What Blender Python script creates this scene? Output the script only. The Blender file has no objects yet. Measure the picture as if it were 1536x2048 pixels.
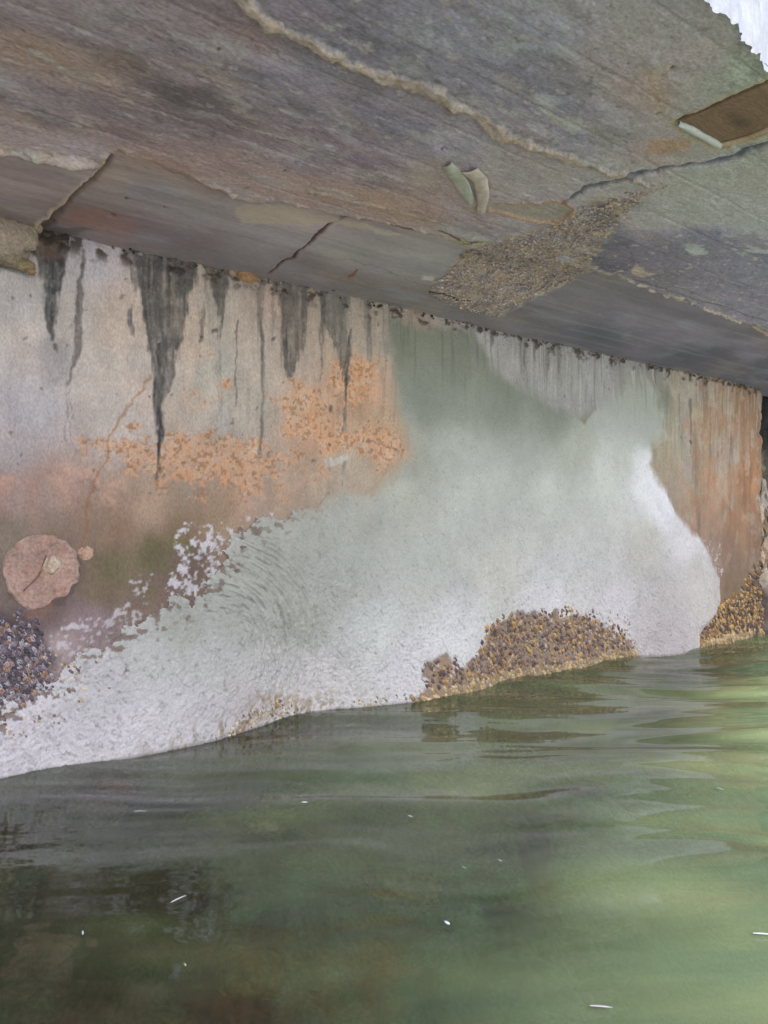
import bpy, math, random
import numpy as np

# ------------------------------------------------------------------ camera, sky, sun, exposure
C = bpy.context.scene.collection
scene = bpy.context.scene
CAMZ = 0.474
FPX = 1538.0                      # focal length in photo pixels (photo is 1536 x 2048)
HX, HY = 768.0, 1048.0            # principal column, horizon row
cd = bpy.data.cameras.new('camera'); cam = bpy.data.objects.new('camera', cd); C.objects.link(cam)
cam.location = (0, 0, CAMZ); cam.rotation_euler = (math.pi/2, 0, 0)
cd.sensor_fit = 'VERTICAL'; cd.sensor_height = 24.0; cd.lens = FPX/2048*24.0
cd.shift_y = (HY-1024)/2048.0
cd.clip_start = 0.02; cd.clip_end = 2000
scene.camera = cam

w = bpy.data.worlds.new('World'); scene.world = w; w.use_nodes = True
nt = w.node_tree; bg = nt.nodes['Background']
sky = nt.nodes.new('ShaderNodeTexSky'); sky.sky_type = 'NISHITA'; sky.sun_disc = False
SUN_EL, SUN_AZ = math.radians(36), math.radians(150)   # azimuth clockwise from +Y (view axis)
sky.sun_elevation = SUN_EL; sky.sun_rotation = SUN_AZ
sky.air_density = 1.0; sky.dust_density = 1.0; sky.ozone_density = 2.0
nt.links.new(sky.outputs[0], bg.inputs[0]); bg.inputs[1].default_value = 0.15
sd_ = bpy.data.lights.new('sun', 'SUN'); sun = bpy.data.objects.new('sun', sd_); C.objects.link(sun)
sd_.energy = 1.3; sd_.angle = math.radians(45); sd_.color = (1.0, 0.99, 0.97)
from mathutils import Vector
sdir = Vector((math.sin(SUN_AZ)*math.cos(SUN_EL), math.cos(SUN_AZ)*math.cos(SUN_EL), math.sin(SUN_EL)))
sun.rotation_euler = sdir.to_track_quat('Z', 'Y').to_euler(); sun.location = (3, -4, 6)
scene.view_settings.view_transform = 'Standard'; scene.view_settings.look = 'None'
scene.view_settings.exposure = 2.0; scene.view_settings.gamma = 1.0

# ------------------------------------------------------------------ frame of the wall: local x = s along the wall, local y = -e, z up
TH = math.atan2(0.617, 0.787)
DX, DY = math.cos(TH), math.sin(TH)
NX, NY = DY, -DX                  # wall normal towards the viewer
D0 = 2.0
ZTOP = CAMZ + 0.57                # where wall meets deck
STRIP_W, STRIP_SL = 0.31, 0.158
ZC = ZTOP + STRIP_W*STRIP_SL      # deck underside

def ray(px, py):
    px = np.asarray(px, float); py = np.asarray(py, float)
    return (px-HX)/FPX, np.ones_like(px), -(py-HY)/FPX
def Wc(pts, e0=0.0):              # photo direction -> wall coordinates (s, z)
    a = np.array(pts, float); x, y, z = ray(a[:, 0], a[:, 1])
    t = (e0 - D0*DX)/(x*NX + y*NY) # e = n.(P - (0,D0)) = e0 ; n.(0,D0) = NY*D0 = -DX*D0
    X, Y, Z = x*t, y*t, z*t + CAMZ
    return np.stack([X*DX + (Y-D0)*DY, Z], 1)
def Cc(pts):                      # photo direction -> deck coordinates (s, e)
    a = np.array(pts, float); x, y, z = ray(a[:, 0], a[:, 1])
    t = (ZC-CAMZ)/z; X, Y = x*t, y*t
    s = X*DX + (Y-D0)*DY; e = X*NX + (Y-D0)*NY
    # strip plane z = ZTOP + SL*e
    # CAMZ + z t = ZTOP + SL*(t*(x NX + y NY) + DX*D0)
    t2 = (ZTOP - CAMZ + STRIP_SL*DX*D0)/(z - STRIP_SL*(x*NX + y*NY))
    X2, Y2 = x*t2, y*t2
    s2 = X2*DX + (Y2-D0)*DY; e2 = X2*NX + (Y2-D0)*NY
    use = e2 < STRIP_W
    return np.stack([np.where(use, s2, s), np.where(use, e2, e)], 1)
def Gc(pts, z0=0.0):              # photo direction -> world (x, y) on level z0
    a = np.array(pts, float); x, y, z = ray(a[:, 0], a[:, 1])
    t = (z0-CAMZ)/z
    return np.stack([x*t, y*t], 1)
def l2w(s, e): return s*DX + e*NX, D0 + s*DY + e*NY
def w2l(X, Y): return X*DX + (Y-D0)*DY, X*NX + (Y-D0)*NY

# ------------------------------------------------------------------ numpy noise and masks
def _h(ix, iy, seed):
    h = (ix.astype(np.int64)*374761393 + iy.astype(np.int64)*668265263 + seed*1442695041) & 0xffffffff
    h = ((h ^ (h >> 13))*1274126177) & 0xffffffff
    h = ((h ^ (h >> 16))*2246822519) & 0xffffffff
    return ((h ^ (h >> 15)) & 0xffffff)/float(0xffffff)
def vn(x, y, seed=0):
    x0 = np.floor(x); y0 = np.floor(y); fx = x-x0; fy = y-y0
    fx = fx*fx*fx*(fx*(fx*6-15)+10); fy = fy*fy*fy*(fy*(fy*6-15)+10)
    ix = x0.astype(np.int64); iy = y0.astype(np.int64)
    a = _h(ix, iy, seed); b = _h(ix+1, iy, seed); c = _h(ix, iy+1, seed); d = _h(ix+1, iy+1, seed)
    return (a+(b-a)*fx)*(1-fy) + (c+(d-c)*fx)*fy
def fbm(x, y, octv=4, seed=0, gain=0.5):
    t = 0; amp = 1; tot = 0; ca, sa = 0.8, 0.6
    for i in range(octv):
        t = t + amp*(vn(x, y, seed+i*17)*2-1); tot += amp
        x, y = (x*ca - y*sa)*2.03 + 11.3, (x*sa + y*ca)*2.03 + 5.7
        amp *= gain
    return t/tot*1.6
def ss(a, b, x):
    t = np.clip((x-a)/(b-a), 0, 1); return t*t*(3-2*t)
def sdpoly(P, X, Y, pad=0.12):
    """signed distance (negative inside), evaluated near the polygon only"""
    P = np.asarray(P, float); out = np.full(X.shape, 9.0)
    m = (X > P[:, 0].min()-pad) & (X < P[:, 0].max()+pad) & (Y > P[:, 1].min()-pad) & (Y < P[:, 1].max()+pad)
    x = X[m]; y = Y[m]
    if x.size == 0: return out
    d = np.full(x.shape, 1e9); ins = np.zeros(x.shape, bool); n = len(P)
    for i in range(n):
        ax, ay = P[i]; bx, by = P[(i+1) % n]
        ex, ey = bx-ax, by-ay; L = ex*ex+ey*ey+1e-12
        t = np.clip(((x-ax)*ex+(y-ay)*ey)/L, 0, 1)
        d = np.minimum(d, (x-ax-t*ex)**2+(y-ay-t*ey)**2)
        c = ((ay > y) != (by > y)) & (x < (bx-ax)*(y-ay)/((by-ay) if by != ay else 1e-12)+ax)
        ins ^= c
    d = np.sqrt(d); out[m] = np.where(ins, -d, d); return out
def sdline(P, wd, X, Y, pad=0.08):
    """distance to a polyline minus its local half width"""
    P = np.asarray(P, float); wd = np.broadcast_to(np.asarray(wd, float), (len(P),)); out = np.full(X.shape, 9.0)
    m = (X > P[:, 0].min()-pad) & (X < P[:, 0].max()+pad) & (Y > P[:, 1].min()-pad) & (Y < P[:, 1].max()+pad)
    x = X[m]; y = Y[m]
    if x.size == 0: return out
    d = np.full(x.shape, 1e9)
    for i in range(len(P)-1):
        ax, ay = P[i]; bx, by = P[i+1]
        ex, ey = bx-ax, by-ay; L = ex*ex+ey*ey+1e-12
        t = np.clip(((x-ax)*ex+(y-ay)*ey)/L, 0, 1)
        d = np.minimum(d, np.sqrt((x-ax-t*ex)**2+(y-ay-t*ey)**2)-(wd[i]+(wd[i+1]-wd[i])*t))
    out[m] = d; return out
def lin(c):
    c = np.asarray(c, float)/255.0
    return np.where(c <= 0.04045, c/12.92, ((c+0.055)/1.055)**2.4)
ALB = 0.62                        # surface colour as seen in open shade -> base colour
def shep(ctrl, conv, X, Y, p=3.0, asp=1.0):
    """smooth field of base colour from colour readings placed on the surface"""
    xy = conv([(c[0], c[1]) for c in ctrl]); cols = lin([c[2] for c in ctrl])*ALB
    acc = np.zeros((X.size, 3)); tot = np.zeros(X.size)
    for (a, b), c in zip(xy, cols):
        wgt = 1.0/(((X-a)*asp)**2 + (Y-b)**2 + 1e-4)**(p/2)
        acc += wgt[:, None]*c; tot += wgt
    return acc/tot[:, None]
class Paint:
    def __init__(s, col): s.c = col
    def over(s, m, c, a=1.0):
        m = m*a; i = np.nonzero(m > .002)[0]; q = m[i][:, None]; s.c[i] = s.c[i]*(1-q) + q*lin(c)*ALB
    def mul(s, f): s.c = s.c*(f[:, None] if f.ndim == 1 else f)

# ------------------------------------------------------------------ mesh and object helpers
def mk(name, verts, faces, mat=None, parent=None, col=None, smooth=True, loc=None, rot=None, extra=None):
    me = bpy.data.meshes.new(name)
    V = np.asarray(verts, np.float32)
    if isinstance(faces, np.ndarray):
        F = faces.astype(np.int32); k = F.shape[1]
        me.vertices.add(len(V)); me.vertices.foreach_set('co', V.ravel())
        me.loops.add(F.size); me.loops.foreach_set('vertex_index', F.ravel())
        me.polygons.add(len(F)); me.polygons.foreach_set('loop_start', np.arange(0, F.size, k, dtype=np.int32))
        me.polygons.foreach_set('loop_total', np.full(len(F), k, dtype=np.int32))
        me.update(calc_edges=True)
    else:
        me.from_pydata([tuple(map(float, v)) for v in V], [], faces); me.update()
    if smooth: me.polygons.foreach_set('use_smooth', np.ones(len(me.polygons), bool))
    if col is not None:
        a = me.color_attributes.new('Col', 'FLOAT_COLOR', 'POINT')
        cc = np.ones((len(V), 4), np.float32); q_ = np.clip(col, .004, None); cc[:, :3] = q_*np.minimum(1, .62/q_.max(1))[:, None]; a.data.foreach_set('color', cc.ravel())
    if extra is not None:
        for nme, arr in extra.items():
            a = me.attributes.new(nme, 'FLOAT', 'POINT'); a.data.foreach_set('value', np.asarray(arr, np.float32))
    o = bpy.data.objects.new(name, me); C.objects.link(o)
    if mat: me.materials.append(mat)
    if parent: o.parent = parent
    if loc is not None: o.location = loc
    if rot is not None: o.rotation_euler = rot
    return o
def gridfaces(nr, nc, keep=None):
    i = np.arange(nr*nc).reshape(nr, nc)
    F = np.stack([i[:-1, :-1], i[:-1, 1:], i[1:, 1:], i[1:, :-1]], -1).reshape(-1, 4)
    if keep is not None:
        k = keep.reshape(nr, nc); q = (k[:-1, :-1] | k[:-1, 1:] | k[1:, 1:] | k[1:, :-1]).ravel()
        F = F[q]
    return F
def compact(V, F, *arrs):
    u, inv = np.unique(F.ravel(), return_inverse=True)
    return (V[u], inv.reshape(F.shape)) + tuple(a[u] for a in arrs)
def tag(o, label=None, cat=None, group=None, kind=None):
    if label: o['label'] = label
    if cat: o['category'] = cat
    if group: o['group'] = group
    if kind: o['kind'] = kind
    return o
WLOC, WROT = (0, D0, 0), (0, 0, TH)
def thing(name, label, cat, loc=WLOC, rot=WROT, group=None):
    o = bpy.data.objects.new(name, None); C.objects.link(o); o.empty_display_size = 0.1
    o.location = loc; o.rotation_euler = rot; return tag(o, label, cat, group)

def N(m, t, **kw):
    n = m.node_tree.nodes.new(t)
    for k, v in kw.items(): setattr(n, k, v)
    return n
def concrete(name, rough=0.85, grain=0.10, gscale=260, bump=0.25, bscale=180, mott=0.10, mscale=22, stretch=(1, 1, 1), spec=0.3, dist=0.002):
    """vertex stain colours times procedural grain, with procedural relief"""
    m = bpy.data.materials.new(name); m.use_nodes = True; L = m.node_tree.links
    b = m.node_tree.nodes['Principled BSDF']
    at = N(m, 'ShaderNodeAttribute'); at.attribute_name = 'Col'
    tc = N(m, 'ShaderNodeTexCoord'); mp = N(m, 'ShaderNodeMapping'); mp.inputs['Scale'].default_value = stretch
    L.new(tc.outputs['Object'], mp.inputs[0])
    n1 = N(m, 'ShaderNodeTexNoise'); n1.inputs['Scale'].default_value = gscale; n1.inputs['Detail'].default_value = 3
    n2 = N(m, 'ShaderNodeTexNoise'); n2.inputs['Scale'].default_value = mscale; n2.inputs['Detail'].default_value = 6; n2.inputs['Roughness'].default_value = 0.65
    n3 = N(m, 'ShaderNodeTexNoise'); n3.inputs['Scale'].default_value = bscale; n3.inputs['Detail'].default_value = 5; n3.inputs['Roughness'].default_value = 0.7
    for n in (n1, n2, n3): L.new(mp.outputs[0], n.inputs['Vector'])
    r1 = N(m, 'ShaderNodeMapRange'); r1.inputs['From Min'].default_value = .3; r1.inputs['From Max'].default_value = .7
    r1.inputs['To Min'].default_value = 1-grain*1.6; r1.inputs['To Max'].default_value = 1+grain*1.6
    r2 = N(m, 'ShaderNodeMapRange'); r2.inputs['From Min'].default_value = .3; r2.inputs['From Max'].default_value = .7
    r2.inputs['To Min'].default_value = 1-mott*1.6; r2.inputs['To Max'].default_value = 1+mott*1.6
    L.new(n1.outputs['Fac'], r1.inputs[0]); L.new(n2.outputs['Fac'], r2.inputs[0])
    mu = N(m, 'ShaderNodeMath', operation='MULTIPLY'); L.new(r1.outputs[0], mu.inputs[0]); L.new(r2.outputs[0], mu.inputs[1])
    vm = N(m, 'ShaderNodeVectorMath', operation='SCALE'); L.new(at.outputs['Color'], vm.inputs[0]); L.new(mu.outputs[0], vm.inputs['Scale'])
    L.new(vm.outputs[0], b.inputs['Base Color'])
    bp = N(m, 'ShaderNodeBump'); bp.inputs['Strength'].default_value = bump; bp.inputs['Distance'].default_value = dist
    L.new(n3.outputs['Fac'], bp.inputs['Height']); L.new(bp.outputs[0], b.inputs['Normal'])
    b.inputs['Roughness'].default_value = rough; b.inputs['Specular IOR Level'].default_value = spec
    return m
M_wall = concrete('old_wall_concrete', bump=.8, dist=.003, grain=.10, mott=.09, stretch=(1, 1, .6))
M_patch = concrete('fresh_mortar', bump=.9, dist=.003, grain=.08, gscale=320, mott=.03, bscale=150, rough=.75)
M_deck = concrete('deck_concrete', bump=.8, dist=.003, grain=.13, mott=.08, mscale=30, bscale=120, stretch=(.6, 1, 1), rough=.8)
M_smooth = concrete('form_finished_concrete', bump=.3, grain=.06, mott=.08, mscale=16, bscale=90, stretch=(.3, 1, 1), rough=.7)
M_rough = concrete('broken_concrete', bump=.8, grain=.16, mott=.15, gscale=200, bscale=140, dist=.004)
M_shell = concrete('barnacle_shell', bump=.4, grain=.2, mott=.2, gscale=300, bscale=250, rough=.65)
M_weed = concrete('algae_bed', bump=.6, grain=.2, mott=.35, gscale=120, mscale=14, bscale=70, rough=.9, dist=.006)
M_white = concrete('pale_paint', bump=.4, grain=.05, mott=.06, rough=.6)

# ------------------------------------------------------------------ SEAWALL
def nonuni(*segs):
    out = []
    for a, b, st in segs:
        n = max(1, int(round((b-a)/st))); out += list(np.linspace(a, b, n, endpoint=False))
    out.append(segs[-1][1]); return np.array(out)
S_END = float(Wc([(1522, 900)])[0, 0])
sx = nonuni((-3.2, -1.15, .08), (-1.15, 0.3, .0023), (0.3, S_END, .0032))
zz = nonuni((-.45, -.12, .012), (-.12, ZTOP+.03, .0023))
pe_extra = np.array([-.004, -.012, -.03, -.06, -.1, -.2, -.4])
nx_, nz_ = len(sx)+len(pe_extra), len(zz)
Sg = np.tile(np.concatenate([sx, np.full(len(pe_extra), S_END)]), (nz_, 1)).ravel()
Eoff = np.tile(np.concatenate([np.zeros(len(sx)), pe_extra]), (nz_, 1)).ravel()
Zg = np.repeat(zz, nx_)

# water's edge as it runs along the uneven foot of the wall
WL = [(-60, 1566), (0, 1555), (110, 1530), (250, 1515), (330, 1498), (420, 1480), (520, 1448), (600, 1425), (640, 1418), (720, 1416), (790, 1405), (880, 1398), (950, 1382), (1030, 1352), (1120, 1343), (1200, 1325), (1290, 1308), (1340, 1311), (1390, 1297), (1450, 1285), (1536, 1268)]
wlxy = Gc(WL); wls, wle = w2l(wlxy[:, 0], wlxy[:, 1])
_gs = np.linspace(-2, 3, 1001); _gf = np.interp(_gs, wls, wle); _k = np.exp(-(np.arange(-40, 41)/13.0)**2); _gf = np.convolve(np.pad(_gf, 40, 'edge'), _k/_k.sum(), 'valid')
def foot(s): return np.interp(s, _gs, _gf)
def wall_relief(s, z):
    f = foot(s)*ss(.42, 0.0, z)
    r = .0035*fbm(s*3, z*3, 3, 5) + .0012*fbm(s*22, z*22, 4, 9) + .0005*fbm(s*110, z*110, 3, 19)
    return f + r

PATCH = Wc([(752, 628), (775, 618), (830, 628), (880, 640), (945, 655), (975, 690), (1010, 745), (1060, 775), (1120, 800), (1165, 828), (1200, 800),
            (1235, 765), (1285, 748), (1340, 760), (1352, 800), (1335, 850), (1342, 880), (1305, 892), (1300, 930), (1335, 975), (1352, 1020), (1395, 1068), (1420, 1110), (1436, 1160), (1438, 1212),
            (1420, 1248), (1396, 1268), (1394, 1340), (1000, 1500), (600, 1560), (-150, 1720), (-150, 1440), (0, 1415), (60, 1395), (115, 1350), (150, 1318), (210, 1300), (245, 1262), (330, 1215),
            (400, 1180), (432, 1140), (432, 1095), (470, 1060), (545, 1032), (640, 1000), (715, 975), (770, 940), (806, 905), (800, 860), (775, 800), (765, 720)])
def patch_sd(s, z):
    rag = ss(.2, -.35, s)
    n = fbm(s*28, z*28, 4, 31); n2 = fbm(s*7, z*7, 3, 33); n3 = fbm(s*75, z*75, 3, 37)
    return sdpoly(PATCH, s, z, .15) + n*(.006+.016*rag) + n2*.010 + n3*(.002+.009*rag)
def patch_h(s, z, sd):
    """thickness of the trowelled mortar over the old wall"""
    t = .0045*ss(0, -.04, sd) + .0045*ss(.0, -.006, sd)*(.12+.88*ss(.6, .4, z))
    r = Wc([(1428, 1190)])[0]
    t += .022*np.exp(-(((s-r[0]+.06)/.16)**2+((z-r[1]+.01)/.14)**2))*ss(0, -.035, sd)      # rounded lip at the right
    k = Wc([(1285, 900), (1300, 960), (1340, 1030), (1400, 1090)]); rd = sdline(k, .0, s, z, .2)
    t += .010*np.exp(-(rd/.04)**2)*ss(0, -.03, sd)
    # trowel arcs
    c = Wc([(400, 1330)])[0]; dr = np.hypot((s-c[0])*.9, z-c[1]); an = np.arctan2(z-c[1], s-c[0])
    am = ss(.08, .15, dr)*ss(.36, .27, dr)*ss(-.5, -.1, an)*ss(1.9, 1.2, an)
    rr = dr + .006*fbm(s*9, z*9, 2, 41)
    ph = fbm(rr*260, an*6, 3, 43)
    t += am*.0040*np.clip(ph, -1, .8)
    g = Wc([(585, 1300)])[0]; r0 = np.hypot((g[0]-c[0])*.9, g[1]-c[1])
    for q, aa in ((0, .0055), (.010, .0035), (-.021, .0022)):
        t -= am*aa*np.exp(-((rr-r0-q)/.0016)**2)*ss(.9, .3, np.abs(an-.1))
    # drag pits running down to the right
    u = (s*.62 - z*.78); v = (s*.78 + z*.62)
    p = fbm(u*75, v*300, 2, 47)*.7 + fbm(u*32, v*130, 2, 48)*.35
    dens = .6 + .4*ss(.55, .2, z) 
    t -= .0022*ss(.45, .80, p)*dens*ss(-.005, -.03, sd)
    t += .0006*fbm(s*60, z*60, 3, 49)*ss(.0, -.02, sd) + .0016*fbm(s*8, z*8, 3, 50)*ss(0, -.03, sd)
    t += .0012*fbm(s*200, z*190, 2, 51)*ss(.5, .05, z)*ss(0, -.02, sd)
    return t

# ---- old wall colours
wc = [(-40, 560, (165, 160, 165)), (30, 600, (160, 158, 162)), (60, 680, (168, 160, 160)), (200, 520, (176, 174, 186)), (220, 640, (165, 160, 160)), (60, 820, (162, 158, 165)), (20, 900, (158, 150, 154)),
      (200, 760, (170, 162, 160)), (240, 860, (166, 158, 156)), (400, 620, (160, 154, 150)), (440, 760, (165, 158, 150)), (380, 860, (160, 150, 143)), (500, 690, (165, 155, 150)), (560, 640, (145, 135, 132)),
      (500, 800, (158, 150, 143)), (600, 690, (155, 143, 135)), (690, 640, (150, 142, 136)), (740, 680, (150, 143, 136)), (720, 770, (168, 135, 112)), (640, 860, (172, 140, 118)), (760, 880, (160, 140, 120)),
      (100, 980, (160, 132, 122)), (20, 1000, (155, 128, 120)), (300, 1020, (155, 134, 118)), (480, 1010, (160, 135, 118)), (600, 980, (160, 142, 128)), (700, 940, (160, 148, 134)), (640, 1000, (158, 144, 130)),
      (20, 1060, (128, 116, 104)), (130, 1060, (130, 110, 98)), (240, 1060, (135, 112, 96)), (360, 1060, (132, 112, 92)), (440, 1045, (150, 130, 110)), (300, 1120, (105, 98, 72)), (380, 1120, (112, 95, 86)), (230, 1140, (108, 100, 74)),
      (200, 1180, (118, 102, 84)), (300, 1180, (120, 102, 94)), (0, 1180, (118, 104, 98)), (100, 1220, (112, 94, 94)), (180, 1240, (138, 120, 126)), (40, 1260, (105, 88, 92)), (0, 1320, (92, 78, 84)), (120, 1300, (160, 145, 148)), (0, 1450, (120, 105, 108)),
      (980, 650, (150, 150, 154)), (1050, 700, (135, 136, 138)), (1120, 730, (138, 140, 142)), (1200, 720, (142, 144, 150)), (1300, 740, (135, 138, 140)), (1340, 820, (140, 136, 124)), (1380, 780, (150, 146, 140)),
      (1350, 900, (150, 140, 124)), (1400, 850, (150, 134, 118)), (1450, 800, (150, 132, 118)), (1490, 820, (140, 114, 98)), (1380, 960, (150, 132, 116)), (1440, 960, (158, 128, 104)), (1490, 960, (150, 112, 84)),
      (1400, 1050, (155, 130, 112)), (1480, 1050, (152, 120, 96)), (1460, 1120, (140, 116, 102)), (1420, 1100, (150, 128, 115)), (1470, 1180, (128, 108, 88)), (1500, 1240, (60, 48, 46)), (1440, 1250, (120, 95, 60)), (1420, 1290, (140, 105, 60)),
      (1100, 1300, (110, 85, 65)), (900, 1370, (110, 85, 65))]
col = shep(wc, Wc, Sg, Zg, 3.2)
P = Paint(col)
wsX = Sg + .010*fbm(Sg*18, Zg*18, 3, 61) + .003*fbm(Sg*90, Zg*90, 2, 62)
wsY = Zg + .010*fbm(Sg*18+7, Zg*18, 3, 63) + .003*fbm(Sg*90, Zg*90+9, 2, 64)
# broad mottling, lichen greys
P.mul(1 + .10*fbm(Sg*9, Zg*5, 4, 65) + .05*fbm(Sg*45, Zg*22, 3, 66))
bl = ss(.25, .8, fbm(Sg*11, Zg*4, 4, 67))
P.over(bl*ss(.35, .6, Zg), (140, 145, 150), .35)
xo_ = Wc([(860, 700)])[0, 0]; pk = ss(.2, .8, fbm(Sg*7+3, Zg*6, 4, 68)); P.over(pk*ss(.3, .55, Zg)*ss(xo_, xo_-.2, Sg), (190, 165, 150), .35)
# fine vertical runs from the joint
run = fbm(Sg*70, Zg*4, 3, 70)*.7 + fbm(Sg*200, Zg*9, 2, 71)*.4
depth = ss(.55, 1.04, Zg)
xr = Wc([(500, 600), (1340, 700)])[:, 0]
P.over(ss(.15, .75, run)*depth*(ss(xr[0]-.3, xr[0]+.1, Sg)*.8+.15), (96, 97, 98), .65)
P.over(ss(.3, .9, fbm(Sg*90+5, Zg*5, 3, 72))*depth*ss(xr[0]+.3, xr[1]-.3, Sg), (180, 182, 188), .45)
xo = Wc([(1350, 900)])[0, 0]
P.over(ss(.1, .8, fbm(Sg*34+9, Zg*5, 5, 73))*ss(xo, xo+.15, Sg)*ss(.25, .5, Zg), (110, 88, 74), .4)
P.over(ss(.3, .8, fbm(Sg*26+2, Zg*8, 5, 74))*ss(xo, xo+.2, Sg)*ss(.25, .5, Zg)*ss(.95, .75, Zg), (182, 132, 98), .5)
P.over(ss(.2, .8, fbm(Sg*30+12, Zg*5, 5, 75))*ss(xo-.1, xo+.1, Sg)*ss(.35, .7, Zg), (170, 164, 158), .3)
P.over(ss(.1, .7, fbm(Sg*16, Zg*16, 5, 76))*ss(xo-.05, xo+.1, Sg)*ss(.2, .4, Zg), (150, 112, 88), .45); P.over(ss(.2, .7, fbm(Sg*22+5, Zg*20, 5, 77))*ss(xo-.05, xo+.1, Sg)*ss(.2, .4, Zg), (168, 160, 152), .4)
# flaking ochre render showing through
OR = [[(180, 885), (250, 872), (300, 885), (330, 878), (400, 880), (480, 890), (555, 905), (545, 950), (520, 975), (490, 985), (470, 970), (430, 950), (380, 968), (320, 965), (300, 940), (255, 935), (230, 905)],
      [(545, 790), (600, 770), (640, 790), (660, 850), (720, 850), (790, 860), (806, 915), (760, 925), (700, 900), (640, 905), (630, 880), (560, 860)],
      [(640, 750), (700, 720), (745, 730), (740, 790), (680, 800)], [(455, 770), (475, 770), (470, 795), (452, 790)], [(385, 805), (408, 808), (404, 822), (388, 818)], [(390, 700), (407, 700), (404, 716), (392, 716)],
      [(620, 935), (645, 915), (655, 945), (628, 960)], [(565, 905), (610, 900), (600, 925), (575, 930)], [(560, 965), (575, 970), (572, 995), (562, 985)]]
flake = np.zeros(Sg.size)
fn = fbm(Sg*38, Zg*38, 4, 80); fn2 = fbm(Sg*120, Zg*120, 3, 82)
for io, pl in enumerate(OR):
    sd = sdpoly(Wc(pl), wsX, wsY)
    flake = np.maximum(flake, ss(.011, -.009, sd + .024*fn + .022*fn2 + (.006 if io in (1, 2) else -.007 if io == 0 else .012)))
    P.over(ss(.03, -.03, sd + .02*fn)*ss(-.7, .5, fbm(Sg*24, Zg*24, 3, 85)), (190, 150, 122), .40)
P.over(flake, (184, 146, 118), .7)
P.over(flake*ss(.0, .6, fbm(Sg*50, Zg*50, 3, 81)), (192, 142, 106), .4)
P.over(flake*ss(.1, .45, fbm(Sg*70, Zg*70, 3, 83)), (176, 156, 140), .7); P.over(flake*ss(.2, .6, fbm(Sg*140, Zg*140, 2, 84)), (128, 96, 72), .65)
for pl, a in (([(60, 935), (120, 915), (190, 925), (250, 950), (260, 1000), (230, 1030), (120, 990)], .6), ([(-60, 950), (20, 945), (50, 975), (20, 1000), (-60, 1010)], .6), ([(440, 1000), (520, 985), (590, 1010), (480, 1040)], .35), ([(580, 1000), (660, 960), (700, 930), (640, 925), (540, 960)], .3), ([(250, 990), (300, 980), (290, 1040), (240, 1050)], .35)):
    sd = sdpoly(Wc(pl), wsX, wsY); P.over(ss(.012, -.02, sd + .02*fn), (198, 158, 138), a*.7*ss(-.6, .5, fn))
# hairline rusty crack
cr = sdline(Wc([(297, 745), (285, 775), (245, 825), (222, 880), (214, 905), (190, 960), (165, 1045), (160, 1100)]), .0012, wsX, wsY)
P.over(ss(.0035, 0, cr + .0012*fn), (140, 98, 62), .55)
cr2 = sdline(Wc([(735, 880), (760, 885), (790, 900)]), .0007, wsX, wsY); P.over(ss(.0025, 0, cr2), (120, 90, 70), .7)
# wet black wedges below the joint
soot = np.zeros(Sg.size)
def wedge(pts, wdt, a=1.0, c=(72, 76, 82), soft=.004, wob=.006):
    global soot
    q = Wc(pts); k = np.array(wdt)/FPX*1.75
    SS = Sg + .5*(wsX-Sg); d0 = sdline(q, k/2, SS, Zg); ii = np.nonzero(d0 < .03)[0]; S_, Z_ = Sg[ii], Zg[ii]
    sd = d0[ii] + wob*(.9*fbm(S_*70, Z_*14, 3, 90) + .8*fbm(S_*190, Z_*30, 2, 96))
    m = ss(soft, -soft*1.2, sd); tex = .72 + .4*fbm(S_*110, Z_*12, 3, 91) + .25*fbm(S_*60, Z_*60, 3, 93)
    full_ = np.zeros(Sg.size)
    def ov(mm, cc_, aa_): full_[:] = 0; full_[ii] = mm; P.over(full_, cc_, aa_)
    ov(m*np.clip(.55+.6*tex, 0, 1), c, a); soot[ii] = np.maximum(soot[ii], m*a*np.clip(tex, 0, 1))
    ov(m*ss(.2, .8, fbm(S_*150, Z_*12, 3, 92)), (46, 50, 56), .55*a)
    ov(m*ss(.15, .8, fbm(S_*50, Z_*22, 3, 94)), (122, 118, 114), .5*a)
    ov(m*ss(.3, .7, fbm(S_*170, Z_*110, 2, 95)), (150, 144, 140), .4*a)
wedge([(98, 450), (102, 520), (103, 590), (102, 640), (103, 678)], [82, 46, 26, 20, 2], .9, wob=.003)
P.over(ss(.01, -.01, sdpoly(Wc([(70, 465), (125, 465), (118, 520), (85, 520)]), wsX, wsY)), (132, 112, 104), .75)
wedge([(166, 500), (163, 590), (152, 690), (141, 768)], [7, 12, 11, 8], .62, (88, 84, 88), .002, .002)
for dx in (-5, 4): wedge([(142+dx, 768), (140+dx*.6, 800), (143+dx, 838)], [2, 2, 2], .5, (90, 80, 84), .0014, .001)
for dx in (-6, 5): wedge([(140+dx, 845), (136+dx, 875), (143+dx, 905)], [2, 2, 1.5], .35, (100, 90, 92), .0014, .001)
wedge([(332, 505), (330, 600), (328, 680), (327, 740), (322, 800), (320, 860), (319, 900), (317, 955)], [140, 96, 64, 46, 24, 12, 7, 3], .82, (92, 94, 98), wob=.004)
wedge([(322, 690), (322, 800), (320, 900), (316, 950)], [12, 11, 7, 3], .8, (50, 50, 54), .003, .002)
wedge([(262, 490), (266, 580), (267, 600)], [34, 14, 2], .55, (105, 108, 116)); wedge([(266, 600), (267, 668)], [4, 2], .6)
wedge([(432, 530), (437, 590), (442, 640), (442, 692)], [54, 26, 7, 3], .65, (82, 80, 78))
wedge([(440, 690), (436, 900)], [5, 2], .22); wedge([(408, 560), (408, 680)], [4, 6], .35, soft=.003)
wedge([(472, 640), (475, 812)], [4, 2], .55, soft=.0018, wob=.0012)
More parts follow.
